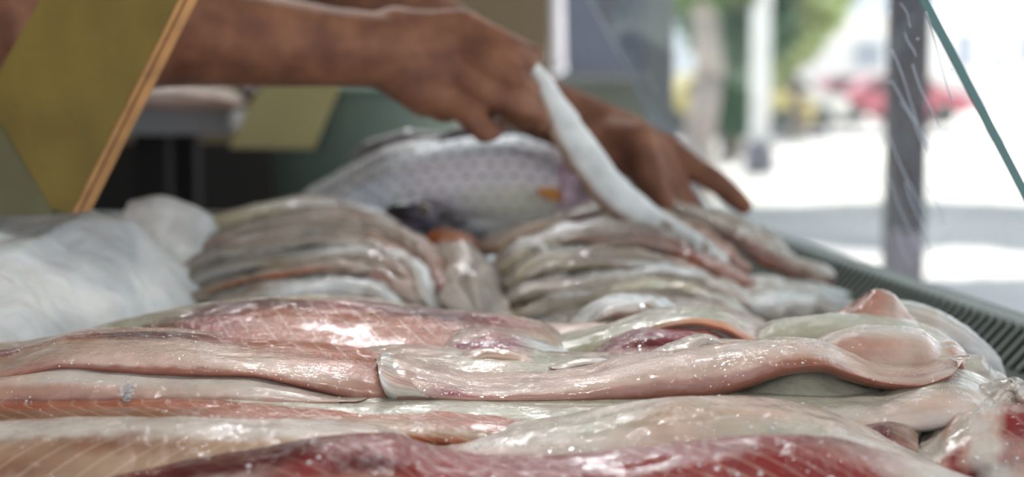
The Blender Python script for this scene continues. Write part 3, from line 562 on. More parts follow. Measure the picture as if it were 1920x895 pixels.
mound([
 ([(870, 500, 1.24), (880, 520, 1.20), (890, 560, 1.15), (900, 600, 1.08)], [34, 42, 46, 40], .030, [(870, 'CWW'), (900, 'CWC')], 'pale smooth strip lying in the dip between the two mounds'),
 ([(900, 470, 1.26), (980, 440, 1.28), (1060, 415, 1.29), (1140, 400, 1.29), (1230, 415, 1.28), (1300, 450, 1.26)], [16, 22, 22, 22, 20, 14], .030, [(900, 'CTW'), (1000, 'YTC'), (1100, 'MXC'), (1300, 'gCP')], 'topmost tan strip along the crest of the right mound'),
 ([(930, 510, 1.22), (1000, 465, 1.24), (1080, 440, 1.25), (1170, 430, 1.25), (1260, 455, 1.24), (1340, 500, 1.21)], [16, 24, 24, 22, 20, 14], .026, [(930, 'YYW'), (1040, 'oCs'), (1170, 'XCC'), (1340, 'XMX')], 'strip with a white patch at the upper left of the right mound'),
 ([(1100, 470, 1.22), (1180, 462, 1.225), (1260, 478, 1.22), (1340, 505, 1.20), (1390, 530, 1.17)], [14, 20, 20, 22, 14], .022, [(1100, 'XoC'), (1240, 'XXM'), (1320, 'XSM'), (1390, 'SMQ')], 'maroon strip with recess shade painted into it under the crest of the right mound'),  # dark stops put the shade of the recess into the strip
 ([(950, 545, 1.19), (1000, 500, 1.20), (1070, 480, 1.21), (1150, 480, 1.21), (1240, 495, 1.20), (1330, 530, 1.17), (1400, 570, 1.13)], [14, 22, 20, 18, 20, 20, 14], .024, [(950, 'oYW'), (1060, 'oCg'), (1160, 'YCC'), (1300, 'CCP'), (1400, 'CPW')], 'olive grey strip halfway down the right mound'),
 ([(940, 575, 1.15), (1000, 550, 1.16), (1080, 535, 1.17), (1150, 520, 1.17), (1230, 515, 1.17), (1310, 530, 1.15), (1400, 575, 1.12)], [14, 22, 20, 16, 18, 20, 14], .022, [(940, 'oog'), (1050, 'oCW'), (1180, 'CWs'), (1310, 'gCs'), (1400, 'CWP')], 'light S curved strip across the right mound'),
 ([(960, 600, 1.11), (1040, 580, 1.12), (1120, 562, 1.13), (1220, 545, 1.135), (1310, 560, 1.12), (1400, 600, 1.09)], [14, 24, 22, 20, 22, 16], .020, [(960, 'ogo'), (1080, 'gog'), (1200, 'gCY'), (1400, 'CCW')], 'grey strip second from the foot of the right mound'),
 ([(1000, 618, 1.06), (1100, 598, 1.07), (1220, 580, 1.08), (1330, 590, 1.07), (1430, 615, 1.05)], [10, 20, 20, 20, 14], .020, [(1000, 'oog'), (1200, 'ggC'), (1430, 'gWP')], 'lowest grey strip of the right mound beside the white lump'),
 ([(1400, 590, 1.13), (1460, 575, 1.15), (1530, 572, 1.16), (1600, 590, 1.14)], [20, 26, 24, 14], .03, [(1400, 'CWs'), (1480, 'EWs'), (1600, 'gWg')], 'whitish strip end with an orange patch at the far right foot of the right mound'),
 ([(1370, 560, 1.17), (1430, 545, 1.2), (1500, 548, 1.22), (1570, 560, 1.2)], [16, 22, 20, 12], .03, [(1370, 'CWW'), (1570, 'ggs')], 'grey white strip under the bundle of pink strips'),
], GB)
mound([
 ([(410, 500, 1.165), (500, 470, 1.175), (600, 452, 1.18), (690, 456, 1.175), (740, 480, 1.16)], [5, 9, 10, 9, 5], .010, [(410, 'Xgg'), (560, 'ogC'), (740, 'CWW')], 'narrow fold with a pale rim over the upper left mound'),
 ([(350, 560, 1.115), (440, 530, 1.125), (540, 512, 1.13), (620, 500, 1.13), (700, 505, 1.12)], [5, 9, 9, 8, 5], .010, [(350, 'goC'), (520, 'oSC'), (700, 'gCC')], 'narrow brownish fold across the lower left mound'),
 ([(620, 420, 1.235), (690, 425, 1.225), (740, 440, 1.21), (790, 465, 1.19), (815, 490, 1.17)], [6, 14, 18, 16, 8], .014, [(620, 'CWW'), (720, 'MCW'), (815, 'ECP')], 'whitish lobe folded over the right crest of the left mound'),
], GA)
mound([
 ([(980, 520, 1.165), (1040, 500, 1.175), (1120, 497, 1.18), (1200, 500, 1.17), (1260, 515, 1.16)], [5, 9, 9, 8, 5], .010, [(980, 'YCW'), (1100, 'ooC'), (1260, 'gCs')], 'narrow fold with an ochre stain in the middle of the right mound'),
 ([(1040, 450, 1.225), (1120, 445, 1.235), (1200, 455, 1.235), (1280, 470, 1.22)], [5, 9, 10, 6], .010, [(1040, 'oTC'), (1160, 'XMC'), (1280, 'XXC')], 'narrow maroon fold over the crest of the right mound'),
 ([(955, 470, 1.225), (985, 462, 1.22), (1015, 470, 1.215), (1030, 490, 1.205)], [6, 14, 14, 7], .012, [(955, 'YsW'), (1030, 'CWs')], 'small white lobe at the upper left of the right mound'),
], GB)
# bundle of pink strips under the far hand
GC = 'pink strips lying under the far hand'
mound([
 ([(1200, 395, 1.33), (1270, 425, 1.31), (1340, 465, 1.28), (1390, 505, 1.24)], [12, 18, 20, 18], .014, [(1200, 'XMC'), (1390, 'SMQ')], 'reddish strip end lowest left in the bundle under the far hand'),
 ([(1235, 382, 1.36), (1300, 406, 1.34), (1370, 440, 1.32), (1440, 480, 1.29), (1500, 505, 1.27), (1560, 522, 1.25)], [10, 18, 20, 20, 18, 14], .014, [(1235, 'CCW'), (1340, 'MCW'), (1450, 'SMC'), (1560, 'QCW')], 'longest pinkish strip of the bundle under the far hand, pointing right'),
 ([(1275, 386, 1.38), (1340, 414, 1.37), (1400, 438, 1.36), (1450, 468, 1.34), (1490, 492, 1.33)], [10, 18, 20, 16, 10], .014, [(1275, 'CCW'), (1490, 'MPW')], 'whitish strip behind the longest one in the bundle under the far hand'),
 ([(1315, 404, 1.41), (1370, 418, 1.40), (1420, 438, 1.39), (1470, 466, 1.37)], [9, 14, 14, 9], .012, [(1310, 'CPC'), (1470, 'QMC')], 'thin pink strip rearmost in the bundle under the far hand'),
 ([(1160, 420, 1.28), (1230, 425, 1.28), (1300, 450, 1.26), (1350, 485, 1.23)], [10, 14, 16, 12], .014, [(1160, 'gCs'), (1350, 'XCC')], 'grey glossy strip crossing below the held strip'),
], GC)
# strip held up by the near hand
band('fish_strip', 'long white strip lifted by the near hand, draping down to the pile', [(975, 118, 1.205), (1000, 130, 1.21), (1030, 180, 1.215), (1062, 240, 1.22), (1105, 310, 1.23), (1160, 372, 1.24), (1230, 420, 1.25), (1300, 462, 1.24), (1365, 500, 1.22)],
     [10, 13, 22, 32, 36, 34, 28, 24, 14], [.003, .004, .005, .006, .007, .007, .007, .007, .006], [(975, 'Tss'), (1040, 'Tss'), (1110, 'Bss'), (1250, 'Bss'), (1365, 'Mss')], M_SMOOTH, 90, 24, cat='fish strip', e=.8)

# ------------------------------------------------------------------ whole fish behind the mounds
def scaled(name, freq=140, dark=(70, 74, 80)):
    m, N, L, P = mat(name)
    a = N.new('ShaderNodeAttribute'); a.attribute_name = 'tint'; uv = N.new('ShaderNodeAttribute'); uv.attribute_name = 'along'
    bt = N.new('ShaderNodeTexBrick'); bt.inputs['Scale'].default_value = freq; bt.inputs['Mortar Size'].default_value = .11; bt.inputs['Mortar Smooth'].default_value = .9
    bt.inputs['Brick Width'].default_value = 1; bt.inputs['Row Height'].default_value = 1; bt.offset = .5
    bt.inputs['Color1'].default_value = (1, 1, 1, 1); bt.inputs['Color2'].default_value = (.88, .89, .92, 1); bt.inputs['Mortar'].default_value = (.3, .3, .32, 1)
    sp = N.new('ShaderNodeSeparateXYZ'); cb = N.new('ShaderNodeCombineXYZ'); L.new(uv.outputs['Vector'], sp.inputs[0]); L.new(sp.outputs['Y'], cb.inputs['X']); L.new(sp.outputs['X'], cb.inputs['Y']); L.new(cb.outputs[0], bt.inputs['Vector'])
    mx = N.new('ShaderNodeMixRGB'); mx.blend_type = 'MULTIPLY'; L.new(a.outputs['Alpha'], mx.inputs[0]); L.new(a.outputs['Color'], mx.inputs[1]); L.new(bt.outputs['Color'], mx.inputs[2])
    L.new(mx.outputs[0], P.inputs['Base Color']); P.inputs['Metallic'].default_value = .05; P.inputs['Roughness'].default_value = .5; P.inputs['Coat Weight'].default_value = .45; P.inputs['Coat Roughness'].default_value = .3
    b = N.new('ShaderNodeBump'); b.inputs['Distance'].default_value = .0014; b.inputs['Strength'].default_value = .8; L.new(bt.outputs['Color'], b.inputs['Height']); L.new(b.outputs[0], P.inputs['Normal'])
    return m
M_SCALE = scaled('fish_scales')
NAMES.update({'1': (236, 244, 250, 1), '2': (236, 228, 232, .8), '3': (242, 236, 216, .4), '4': (204, 204, 202, 1), '5': (172, 170, 168, 1), '6': (198, 168, 180, 0), '7': (52, 50, 54, 0), '8': (120, 110, 128, .2)})
PAL.update({k: np.append(s2l(v[:3]), v[3]) for k, v in NAMES.items()})
def fin(name, pts, th, m, parent, col='5', depth=(0, 0, 0)):
    """fan shaped fin through (px,py,Y) outline points, with rays as ridges"""
    root = Vector(at(*pts[0])); rim = [Vector(at(*p)) for p in pts[1:]]; n = 24
    bm = bmesh.new(); cs = []
    for i in range(n+1):
        t = i/n*(len(rim)-1); k = min(int(t), len(rim)-2); p = rim[k].lerp(rim[k+1], t-k); z = th*(1 if i % 2 else .35)
        row = []
        for q in (0.06, .5, 1): c = root.lerp(p, q); row.append((bm.verts.new(c+Vector((0, -z*(1.2-q*.9), 0))), bm.verts.new(c+Vector((0, z*(1.2-q*.9), 0)))))
        cs.append(row)
    for i in range(n):
        for q in range(2):
            for s in (0, 1): bm.faces.new((cs[i][q][s], cs[i+1][q][s], cs[i+1][q+1][s], cs[i][q+1][s]))
        bm.faces.new((cs[i][2][0], cs[i+1][2][0], cs[i+1][2][1], cs[i][2][1]))
    return frombm(name, bm, m, parent, True)
M_FIN = simple('fin_skin', rgb(96, 92, 92), .35, .2, 80, .0004, 0, .6)
M_FINO = simple('orange_fin_skin', rgb(214, 138, 48), .4, .2, 80, .0004, 0, .6)
M_EYE = simple('fish_eye', rgb(22, 20, 22), .08, .1, 90, 0, 0, 1)
M_EYER = simple('fish_eye_ring', rgb(188, 176, 150), .2, .1, 90, 0, .3, 1)
M_GILL = simple('gill_skin', rgb(205, 172, 186), .3, .12, 60, .0006, 0, .8)
def fish(label, pts, hh, dep, cols, m, loc, eye, extra=None, push=0):
    E_ = empty('whole_fish', at(*loc), label, 'fish', 'whole fish at the back of the tray')
    band('body', None, pts, hh, dep, cols, m, 90, 40, e=1., amp=.0012, parent=E_, round_=5)
    if eye:
        ex, ey, eY = eye; bm = bmesh.new(); sph(bm, at(ex, ey, eY), .0062, 14); o = frombm('eye', bm, M_EYER, E_, True)
        bm = bmesh.new(); sph(bm, at(ex, ey, eY-.0035), .0042, 12); frombm('pupil', bm, M_EYE, o, True)
    if extra: extra(E_)
    if push: E_.location += at(850, 345, 1.405+push)-at(850, 345, 1.405)
    return E_
def ex1(E_):
    fin('pectoral_fin', [(1062, 372, 1.357), (1050, 352, 1.352), (1015, 353, 1.35), (1012, 362, 1.35), (1030, 374, 1.35), (1055, 380, 1.352)], .0012, M_FINO, E_)['label'] = 'small yellow orange side fin'
    band('gill_cover', None, [(1062, 300, 1.372), (1072, 330, 1.366), (1070, 365, 1.366), (1058, 400, 1.372)], [8, 15, 16, 8], .007, [(1058, '666')], M_GILL, 30, 14, parent=E_)
    fin('dorsal_fin', [(900, 268, 1.40), (810, 262, 1.405), (850, 236, 1.41), (930, 228, 1.41), (1000, 246, 1.405)], .0012, M_FIN, E_)
    fin('tail_fin', [(560, 408, 1.41), (500, 372, 1.42), (492, 400, 1.42), (500, 440, 1.42)], .0015, M_FIN, E_)
    bm = bmesh.new(); 
    cyl(bm, at(1150, 398, 1.375), at(1128, 404, 1.364), .0012); frombm('mouth', bm, M_EYE, E_, True)
fish('large silver scaled carp with pinkish gill and small orange side fin',
     [(548, 412, 1.41), (610, 400, 1.41), (680, 378, 1.41), (760, 358, 1.405), (850, 345, 1.40), (950, 342, 1.40), (1040, 352, 1.40), (1100, 368, 1.40), (1158, 394, 1.40)],
     [20, 28, 48, 72, 86, 92, 82, 58, 14], [.010, .014, .022, .032, .038, .040, .036, .028, .010],
     [(548, '3114'), (700, '3115'), (820, '3221'), (950, '3321'), (1040, '3322'), (1090, '3662'), (1158, '3664')], M_SCALE, (850, 430, 1.40), (1112, 356, 1.372), ex1, .045)
def ex2(E_):
    fin('dorsal_fin', [(720, 286, 1.50), (640, 296, 1.50), (680, 262, 1.51), (760, 240, 1.51), (830, 246, 1.50)], .0012, M_FIN, E_)
fish('duller grey scaled carp lying behind the silver one, its back rising to the upper right',
     [(540, 392, 1.50), (600, 368, 1.50), (680, 335, 1.50), (760, 312, 1.495), (850, 303, 1.49), (950, 310, 1.49), (1040, 330, 1.49)],
     [12, 26, 38, 48, 50, 44, 16], [.012, .02, .03, .034, .034, .03, .012], [(540, '4444'), (700, '2445'), (850, '2454'), (1040, '2455')], M_SCALE, (740, 400, 1.50), None, ex2, .045)
def ex3(E_):
    band('jaw', None, [(728, 408, 1.325), (750, 420, 1.318), (790, 428, 1.312)], [4, 8, 5], .006, [(728, '788')], M_MATT, 24, 12, parent=E_)
    fin('pectoral_fin', [(818, 408, 1.312), (835, 392, 1.305), (868, 400, 1.302), (880, 418, 1.302), (850, 426, 1.305)], .0012, M_FIN, E_)
    fin('tail_fin', [(1150, 428, 1.34), (1190, 408, 1.34), (1200, 430, 1.34), (1185, 448, 1.34)], .0012, M_FIN, E_)
fish('slender dark fish with a blackish head lying in front of the silver carp',
     [(722, 404, 1.335), (750, 402, 1.335), (800, 405, 1.335), (870, 418, 1.335), (960, 428, 1.335), (1060, 428, 1.335), (1150, 428, 1.34)],
     [10, 28, 34, 28, 22, 14, 8], [.008, .018, .022, .02, .018, .012, .006], [(722, '777'), (760, '777'), (800, '788'), (900, '84g'), (1000, '4g4'), (1150, 'g44')], M_MATT, (850, 440, 1.335), (796, 394, 1.316), ex3)
band('fish_strip', 'yellowish skin strip lying between the ice bag and the left mound', [(385, 405, 1.31), (420, 418, 1.31), (500, 405, 1.32), (580, 395, 1.33), (660, 405, 1.33), (730, 425, 1.31)], [6, 22, 26, 28, 26, 14], .035, [(385, 'YYY'), (500, 'YYG'), (600, 'YWW'), (730, 'CWs')], M_STRIP, cat='fish strip', group=GA)

# ------------------------------------------------------------------ person leaning over the case
def capsules(chains):
    bm = bmesh.new()
    for ch in chains:
        ps = [(Vector(p), r) for p, r in ch]
        for (p, r) in ps: sph(bm, p, r, 16)
        for (p, r), (q, s) in zip(ps, ps[1:]):
            if (q-p).length > 1e-4: cyl(bm, p, q, r*.995, s*.995, 18)
    return bm
def remesh(name, bm, vox, m, parent, sm=8, keep=True):
    o = frombm('tmp', bm); md = o.modifiers.new('r', 'REMESH'); md.mode = 'VOXEL'; md.voxel_size = vox; md.use_smooth_shade = True
    s = o.modifiers.new('s', 'SMOOTH'); s.factor = .5; s.iterations = sm
    bpy.context.view_layer.update(); dg = bpy.context.evaluated_depsgraph_get(); me = bpy.data.meshes.new_from_object(o.evaluated_get(dg)); me.name = name
    me.materials.clear(); old = o.data; bpy.data.objects.remove(o); bpy.data.meshes.remove(old)
    me.polygons.foreach_set('use_smooth', [True]*len(me.polygons))
    return link(name, me, m, parent)
def A_(px, py, Y, r): return (at(px, py, Y), r)
RS = Vector((-.50, 1.27, CAMZ+.26)); LS = Vector((-.40, 1.60, CAMZ+.30))     # shoulders
pel = Vector((-.98, 1.56, CAMZ-.16)); chest = Vector((-.62, 1.47, CAMZ+.18)); neck = Vector((-.44, 1.43, CAMZ+.34)); head = Vector((-.36, 1.40, CAMZ+.47))
near = [
 [(chest, .10), (RS, .062), A_(95, -60, 1.21, .050), A_(60, 40, 1.19, .046), A_(200, 55, 1.195, .047), A_(330, 60, 1.20, .042), A_(480, 75, 1.205, .036), A_(620, 88, 1.21, .0305), A_(740, 96, 1.215, .0285)],
 [A_(740, 70, 1.22, .024), A_(800, 62, 1.225, .018), A_(872, 45, 1.225, .0125)],
 [A_(740, 96, 1.215, .028), A_(800, 100, 1.215, .022), A_(878, 92, 1.212, .0135)],
 [A_(740, 110, 1.215, .025), A_(800, 140, 1.213, .021), A_(872, 145, 1.208, .0135)],
 [A_(740, 125, 1.215, .022), A_(800, 172, 1.213, .020), A_(862, 195, 1.208, .0125)],
 [A_(800, 100, 1.225, .022), A_(850, 90, 1.225, .018), A_(850, 150, 1.22, .019), A_(835, 190, 1.22, .017)],
 # index, middle, ring, little: knuckle, middle joint, end joint, tip
 [A_(874, 50, 1.222, .0125), A_(925, 72, 1.208, .0104), A_(964, 96, 1.200, .0102), A_(990, 120, 1.212, .0086), A_(996, 140, 1.222, .0073)],
 [A_(878, 98, 1.208, .0125), A_(926, 124, 1.194, .0104), A_(966, 146, 1.188, .0102), A_(994, 168, 1.203, .0086), A_(994, 188, 1.218, .0076)],
 [A_(872, 150, 1.204, .0124), A_(922, 178, 1.193, .0102), A_(970, 198, 1.188, .0098), A_(1008, 214, 1.202, .0084), A_(1016, 232, 1.214, .0072)],
 [A_(862, 196, 1.203, .0122), A_(890, 226, 1.192, .0102), A_(908, 246, 1.192, .0096), A_(926, 244, 1.204, .0080), A_(936, 230, 1.214, .0070)],
 # thumb comes round the far side to pinch the strip
 [A_(770, 80, 1.235, .020), A_(835, 62, 1.255, .0155), A_(895, 62, 1.256, .0122), A_(950, 84, 1.243, .0108), A_(998, 104, 1.224, .0090)],
 [A_(840, 170, 1.235, .016), A_(900, 190, 1.235, .013), A_(950, 205, 1.235, .011), A_(985, 222, 1.232, .009)],
]
far = [
 [(chest, .10), (LS, .062), A_(480, -190, 1.46, .048), A_(640, -55, 1.43, .043), A_(780, 40, 1.42, .038), A_(900, 125, 1.41, .034), A_(1020, 205, 1.40, .0285), A_(1120, 245, 1.39, .0265)],
 [A_(1120, 242, 1.395, .0255), A_(1180, 256, 1.40, .020), A_(1252, 285, 1.41, .0130)],
 [A_(1120, 245, 1.39, .025), A_(1175, 262, 1.39, .021), A_(1238, 298, 1.395, .0130)],
 [A_(1120, 250, 1.385, .024), A_(1165, 272, 1.38, .020), A_(1220, 305, 1.38, .0125)],
 [A_(1160, 255, 1.40, .022), A_(1205, 282, 1.405, .018)],
 # pointing finger, held off the pile
 [A_(1243, 276, 1.41, .0140), A_(1298, 316, 1.405, .0120), A_(1343, 341, 1.40, .0108), A_(1376, 370, 1.40, .0100), A_(1394, 386, 1.40, .0086)],
 # fingers pressing on the strips
 [A_(1236, 300, 1.395, .0130), A_(1260, 335, 1.395, .0102), A_(1282, 365, 1.39, .0088), A_(1302, 392, 1.385, .0076)],
 [A_(1222, 312, 1.38, .0130), A_(1246, 345, 1.378, .0108), A_(1264, 375, 1.372, .0096), A_(1278, 398, 1.37, .0082)],
 [A_(1190, 310, 1.378, .0130), A_(1212, 345, 1.372, .0098), A_(1222, 372, 1.368, .0088), A_(1234, 392, 1.365, .0076)],
 [A_(1100, 262, 1.375, .023), A_(1150, 285, 1.372, .021), A_(1195, 300, 1.372, .017)],
 # thumb, nearest
 [A_(1150, 262, 1.37, .020), A_(1198, 262, 1.352, .0155), A_(1214, 300, 1.345, .0128), A_(1226, 342, 1.342, .0118), A_(1246, 376, 1.342, .0096)],
]
torso = [[(pel, .15), (pel.lerp(chest, .5), .145), (chest, .15), (neck-Vector((.05, 0, .03)), .07), (neck, .055), (head-Vector((.01, 0, .06)), .058)],
         [(chest+Vector((.02, -.09, .02)), .11), (RS+Vector((-.03, .05, 0)), .07)], [(chest+Vector((.03, .07, .03)), .11), (LS+Vector((-.05, -.03, 0)), .07)],
         [(head, .078), (head+Vector((.035, -.002, .02)), .078), (head+Vector((-.03, 0, .02)), .08)], [(head+Vector((.07, 0, -.055)), .032), (head+Vector((.05, 0, -.03)), .05)],
         [(head+Vector((.112, 0, .005)), .010), (head+Vector((.125, 0, -.02)), .013)],
         [(head+Vector((0, -.082, -.005)), .012), (head+Vector((-.01, -.086, .018)), .013)], [(head+Vector((0, .082, -.005)), .012), (head+Vector((-.01, .086, .018)), .013)],
         [(pel, .14), (pel+Vector((.02, -.09, -.42)), .075), (pel+Vector((-.02, -.09, -.86)), .045), (pel+Vector((.12, -.10, -.90)), .035)],
         [(pel, .14), (pel+Vector((.02, .09, -.42)), .075), (pel+Vector((-.02, .09, -.86)), .045), (pel+Vector((.12, .10, -.90)), .035)]]
m_, N, L, P = mat('skin')
tc = N.new('ShaderNodeTexCoord'); n = N.new('ShaderNodeTexNoise'); n.inputs['Scale'].default_value = 38; n.inputs['Detail'].default_value = 5; L.new(tc.outputs['Object'], n.inputs['Vector'])
cr = N.new('ShaderNodeValToRGB'); cr.color_ramp.elements[0].color = rgb(104, 66, 50); cr.color_ramp.elements[1].color = rgb(138, 94, 70); cr.color_ramp.elements[0].position = .35; cr.color_ramp.elements[1].position = .65
L.new(n.outputs[0], cr.inputs[0]); L.new(cr.outputs[0], P.inputs['Base Color']); P.inputs['Roughness'].default_value = .62; P.inputs['Specular IOR Level'].default_value = .3; P.inputs['Subsurface Weight'].default_value = .12; P.inputs['Subsurface Scale'].default_value = .006
b = N.new('ShaderNodeBump'); b.inputs['Distance'].default_value = .0012; L.new(n.outputs[0], b.inputs['Height']); L.new(b.outputs[0], P.inputs['Normal']); M_SKIN = m_
PER = empty('person', (pel.x, pel.y, 0), 'person in a dark shirt leaning in from the left, bare arms over the fish', 'person')
remesh('body', capsules(near+far+torso), .0029, M_SKIN, PER, 3)
M_SHIRT = simple('dark_maroon_shirt', rgb(62, 34, 32), .85, .15, 90, .0008)
M_TROU = simple('dark_trousers', rgb(40, 42, 50), .85, .15, 90, .0008)
M_HAIR = simple('dark_hair', rgb(34, 26, 22), .6, .2, 140, .002)
remesh('shirt', capsules([[(pel, .158), (pel.lerp(chest, .5), .153), (chest, .158)], [(chest+Vector((.02, -.09, .02)), .118), (RS+Vector((-.03, .05, 0)), .078), (RS, .072), (at(95, -60, 1.21).lerp(RS, .35), .064)],
    [(chest+Vector((.03, .07, .03)), .118), (LS+Vector((-.05, -.03, 0)), .078), (LS, .072), (at(480, -190, 1.46).lerp(LS, .4), .062)]]), .006, M_SHIRT, PER, 6)
remesh('trousers', capsules([[(pel-Vector((0, 0, .03)), .150), (pel+Vector((.02, -.09, -.42)), .09), (pel+Vector((-.02, -.09, -.84)), .07)], [(pel-Vector((0, 0, .03)), .150), (pel+Vector((.02, .09, -.42)), .09), (pel+Vector((-.02, .09, -.84)), .07)]]), .008, M_TROU, PER, 5)
remesh('hair', capsules([[(head+Vector((-.035, 0, .035)), .085), (head+Vector((.02, 0, .05)), .074)], [(head+Vector((-.05, 0, -.02)), .07)]]), .005, M_HAIR, PER, 4)
for s in (-1, 1):
    bm = bmesh.new(); sph(bm, head+Vector((.098, s*.031, .018)), .0125, 14); o = frombm('eye', bm, simple('eye_white', rgb(225, 220, 214), .15, .02), PER, True)
    bm = bmesh.new(); sph(bm, head+Vector((.1065, s*.031, .017)), .0058, 10); frombm('iris', bm, M_EYE, o, True)
bm = bmesh.new()
cyl(bm, head+Vector((.103, -.022, -.058)), head+Vector((.103, .022, -.058)), .005); frombm('lips', bm, simple('lips', rgb(150, 78, 70), .4, .05), PER, True)

# ------------------------------------------------------------------ behind the case, left: shelf, tray, board, tub
def sheet(bm, px, Y, th):
    a = [bm.verts.new(at(x, y, Y)) for x, y in px]; b = [bm.verts.new(at(x, y, Y)+Vector((0, th, 0))) for x, y in px]; n = len(px)
    bm.faces.new(a); bm.faces.new(b[::-1])
    for i in range(n): bm.faces.new((a[i], b[i], b[(i+1) % n], a[(i+1) % n]))
def zY(py, Y): return at(960, py, Y).z
M_SHELFG = simple('grey_worktop', rgb(128, 128, 130), .5, .1, 10)
TB = empty('work_table', (X(300, 2.15), 2.3, 0), 'work table with its underside shade painted dark and a grey front edge behind the left arm', 'table')
bm = bmesh.new(); box(bm, (-.86, 2.32, zY(224, 2.05)), (.90, .5, .045), Matrix.Rotation(.12, 3, 'Z'), .004); frombm('table_top', bm, M_SHELFG, TB)
for (x, y) in ((-1.2, 2.1), (-.50, 2.2), (-1.25, 2.5), (-.52, 2.5)):
    bm = bmesh.new(); box(bm, (x, y, (zY(224, 2.05)-.02)/2), (.045, .045, zY(224, 2.05)-.02), None, .004); frombm('leg', bm, M_SHADE, TB)
bm = bmesh.new(); box(bm, (-.72, 2.78, .57), (1.5, .03, .9), None, .004); frombm('back_panel', bm, M_SHADE, TB)
ft = empty('cut_fish', at(360, 185, 2.12), 'pale pinkish fish piece lying on the grey worktop behind the arm', 'fish')
band('flesh', None, [(180, 185, 2.12), (260, 178, 2.12), (350, 180, 2.12), (430, 188, 2.12), (466, 196, 2.12)], [24, 28, 26, 20, 8], .06, [(180, 'PWW'), (466, 'EPW')], M_STRIP, parent=ft)
band('skin', None, [(440, 180, 2.14), (480, 176, 2.14), (530, 180, 2.14)], [6, 17, 8], .03, [(440, 'XXb')], M_STRIP, parent=ft)
M_CREAM = simple('cream_board', rgb(158, 146, 98), .55, .08, 12)
bm = bmesh.new(); sheet(bm, [(428, 278), (585, 280), (640, 150), (520, 120), (470, 190)], 2.02, .02); bmesh.ops.bevel(bm, geom=list(bm.edges), offset=.002, segments=2, affect='EDGES')
o = frombm('cutting_board', bm, M_CREAM); tag(o, 'cream slanted board end leaning between the worktop and the grey green tub', 'board')
M_TUB = simple('grey_green_plastic', rgb(108, 124, 114), .5, .08, 8)
tub = empty('plastic_tub', at(720, 330, 2.2), 'grey green plastic tub with a rolled rim behind the carp', 'tub')
def frustum(name, c, zb, zt, r0, r1, sy, m, parent, th=.006, n=48):
    bm = bmesh.new(); prof = [(r0, zb), (r1, zt), (r1+.008, zt+.002), (r1+.008, zt-.006), (r1-.001, zt+.004), (r1-th, zt), (r0-th, zb+th)]
    rows = [[bm.verts.new((c[0]+r*math.cos(2*math.pi*k/n), c[1]+r*sy*math.sin(2*math.pi*k/n), z)) for k in range(n)] for r, z in prof]
    for a, b in zip(rows, rows[1:]):
        for k in range(n): bm.faces.new((a[k], a[(k+1) % n], b[(k+1) % n], b[k]))
    bm.faces.new(rows[0]); bm.faces.new(rows[-1]); return frombm(name, bm, m, parent, True)
frustum('tub_body', (X(725, 2.2), 2.2), .70, zY(178, 2.0), .14, .165, .9, M_TUB, tub)
frustum('rim', (X(725, 2.2), 2.2), zY(184, 2.0), zY(166, 2.0), .168, .170, .9, M_TUB, tub)
bm = bmesh.new(); box(bm, (X(725, 2.2), 2.2, .35), (.34, .34, .70), None, .006); o = frombm('crate', bm, M_SHADE); tag(o, 'dark crate carrying the grey green tub', 'crate')

# wall fittings at the back: white tube, window, ledge
M_TUBE = simple('white_pipe', rgb(222, 222, 228), .3, .03, 10)
bm = bmesh.new(); cyl(bm, at(1046, 128, 3.4), at(1040, -160, 3.4), .0165); cyl(bm, at(1046, 136, 3.4), at(1046, 122, 3.4), .018)
o = frombm('white_pipe', bm, M_TUBE, None, True); tag(o, 'bright white upright pipe at the edge of the olive brown wall', 'pipe')
wf = empty('window_1', at(1130, 140, 3.8), None, None); tag(wf, kind='structure')
bm = bmesh.new(); sheet(bm, [(1052, -200), (1052, 140), (1210, 140), (1210, -200)], 3.82, .03)
frombm('window_pane', bm, simple('dark_blue_glass', rgb(62, 70, 92), .12, .15, 4, 0, 0, 1), wf)
bm = bmesh.new(); sheet(bm, [(1030, 140), (1030, 152), (1215, 152), (1215, 140)], 3.78, .07); frombm('window_sill', bm, M_PIL, wf)
structbox('wall_low', ((X(1030, 3.85)+X(1215, 3.85))/2, 3.9, zY(148, 3.85)/2), (X(1215, 3.85)-X(1030, 3.85), .08, zY(148, 3.85)), simple('grey_green_wall', rgb(92, 100, 92), .7, .1, 3))

# ------------------------------------------------------------------ street
M_POST = simple('dark_steel_post', rgb(40, 44, 58), .6, .15, 14)
M_POSTLIT = simple('post_sunlit_tone', rgb(120, 118, 130), .6, .12, 14)  # sunlight on the post's lower end put into the colour; pole base shares it
PO = empty('steel_post', (X(1697, 3.3), 3.3, 0), 'dark upright steel post whose lower end is painted sunlit, seen through the glass pane', 'post')
z1 = zY(432, 3.3)
bm = bmesh.new(); box(bm, (X(1697, 3.3), 3.3, (z1+2.6)/2), (.074, .074, 2.6-z1), None, .004); frombm('shaft', bm, M_POST, PO)
bm = bmesh.new(); box(bm, (X(1697, 3.3), 3.3, z1/2), (.0745, .0745, z1), None, .004); tag(frombm('foot', bm, M_POSTLIT, PO), 'lower end of the post painted paler as if sunlit')
M_WPOLE = simple('white_painted_pole', rgb(235, 238, 240), .5, .04, 5)
LP = empty('street_pole', (X(1424, 20), 20, 0), 'white painted pole standing in the street before the trees', 'pole')
bm = bmesh.new(); cyl(bm, (X(1424, 20), 20, .35), (X(1420, 20), 20, 7), .13, .11); frombm('shaft', bm, M_WPOLE, LP, True)
bm = bmesh.new(); cyl(bm, (X(1424, 20), 20, 0), (X(1424, 20), 20, .4), .2, .17); frombm('base', bm, M_POSTLIT, LP, True)
M_BARK = simple('bark', rgb(132, 118, 108), .9, .25, 4, .03)
M_BARKP = simple('pale_bark', rgb(196, 182, 174), .9, .15, 4, .02)
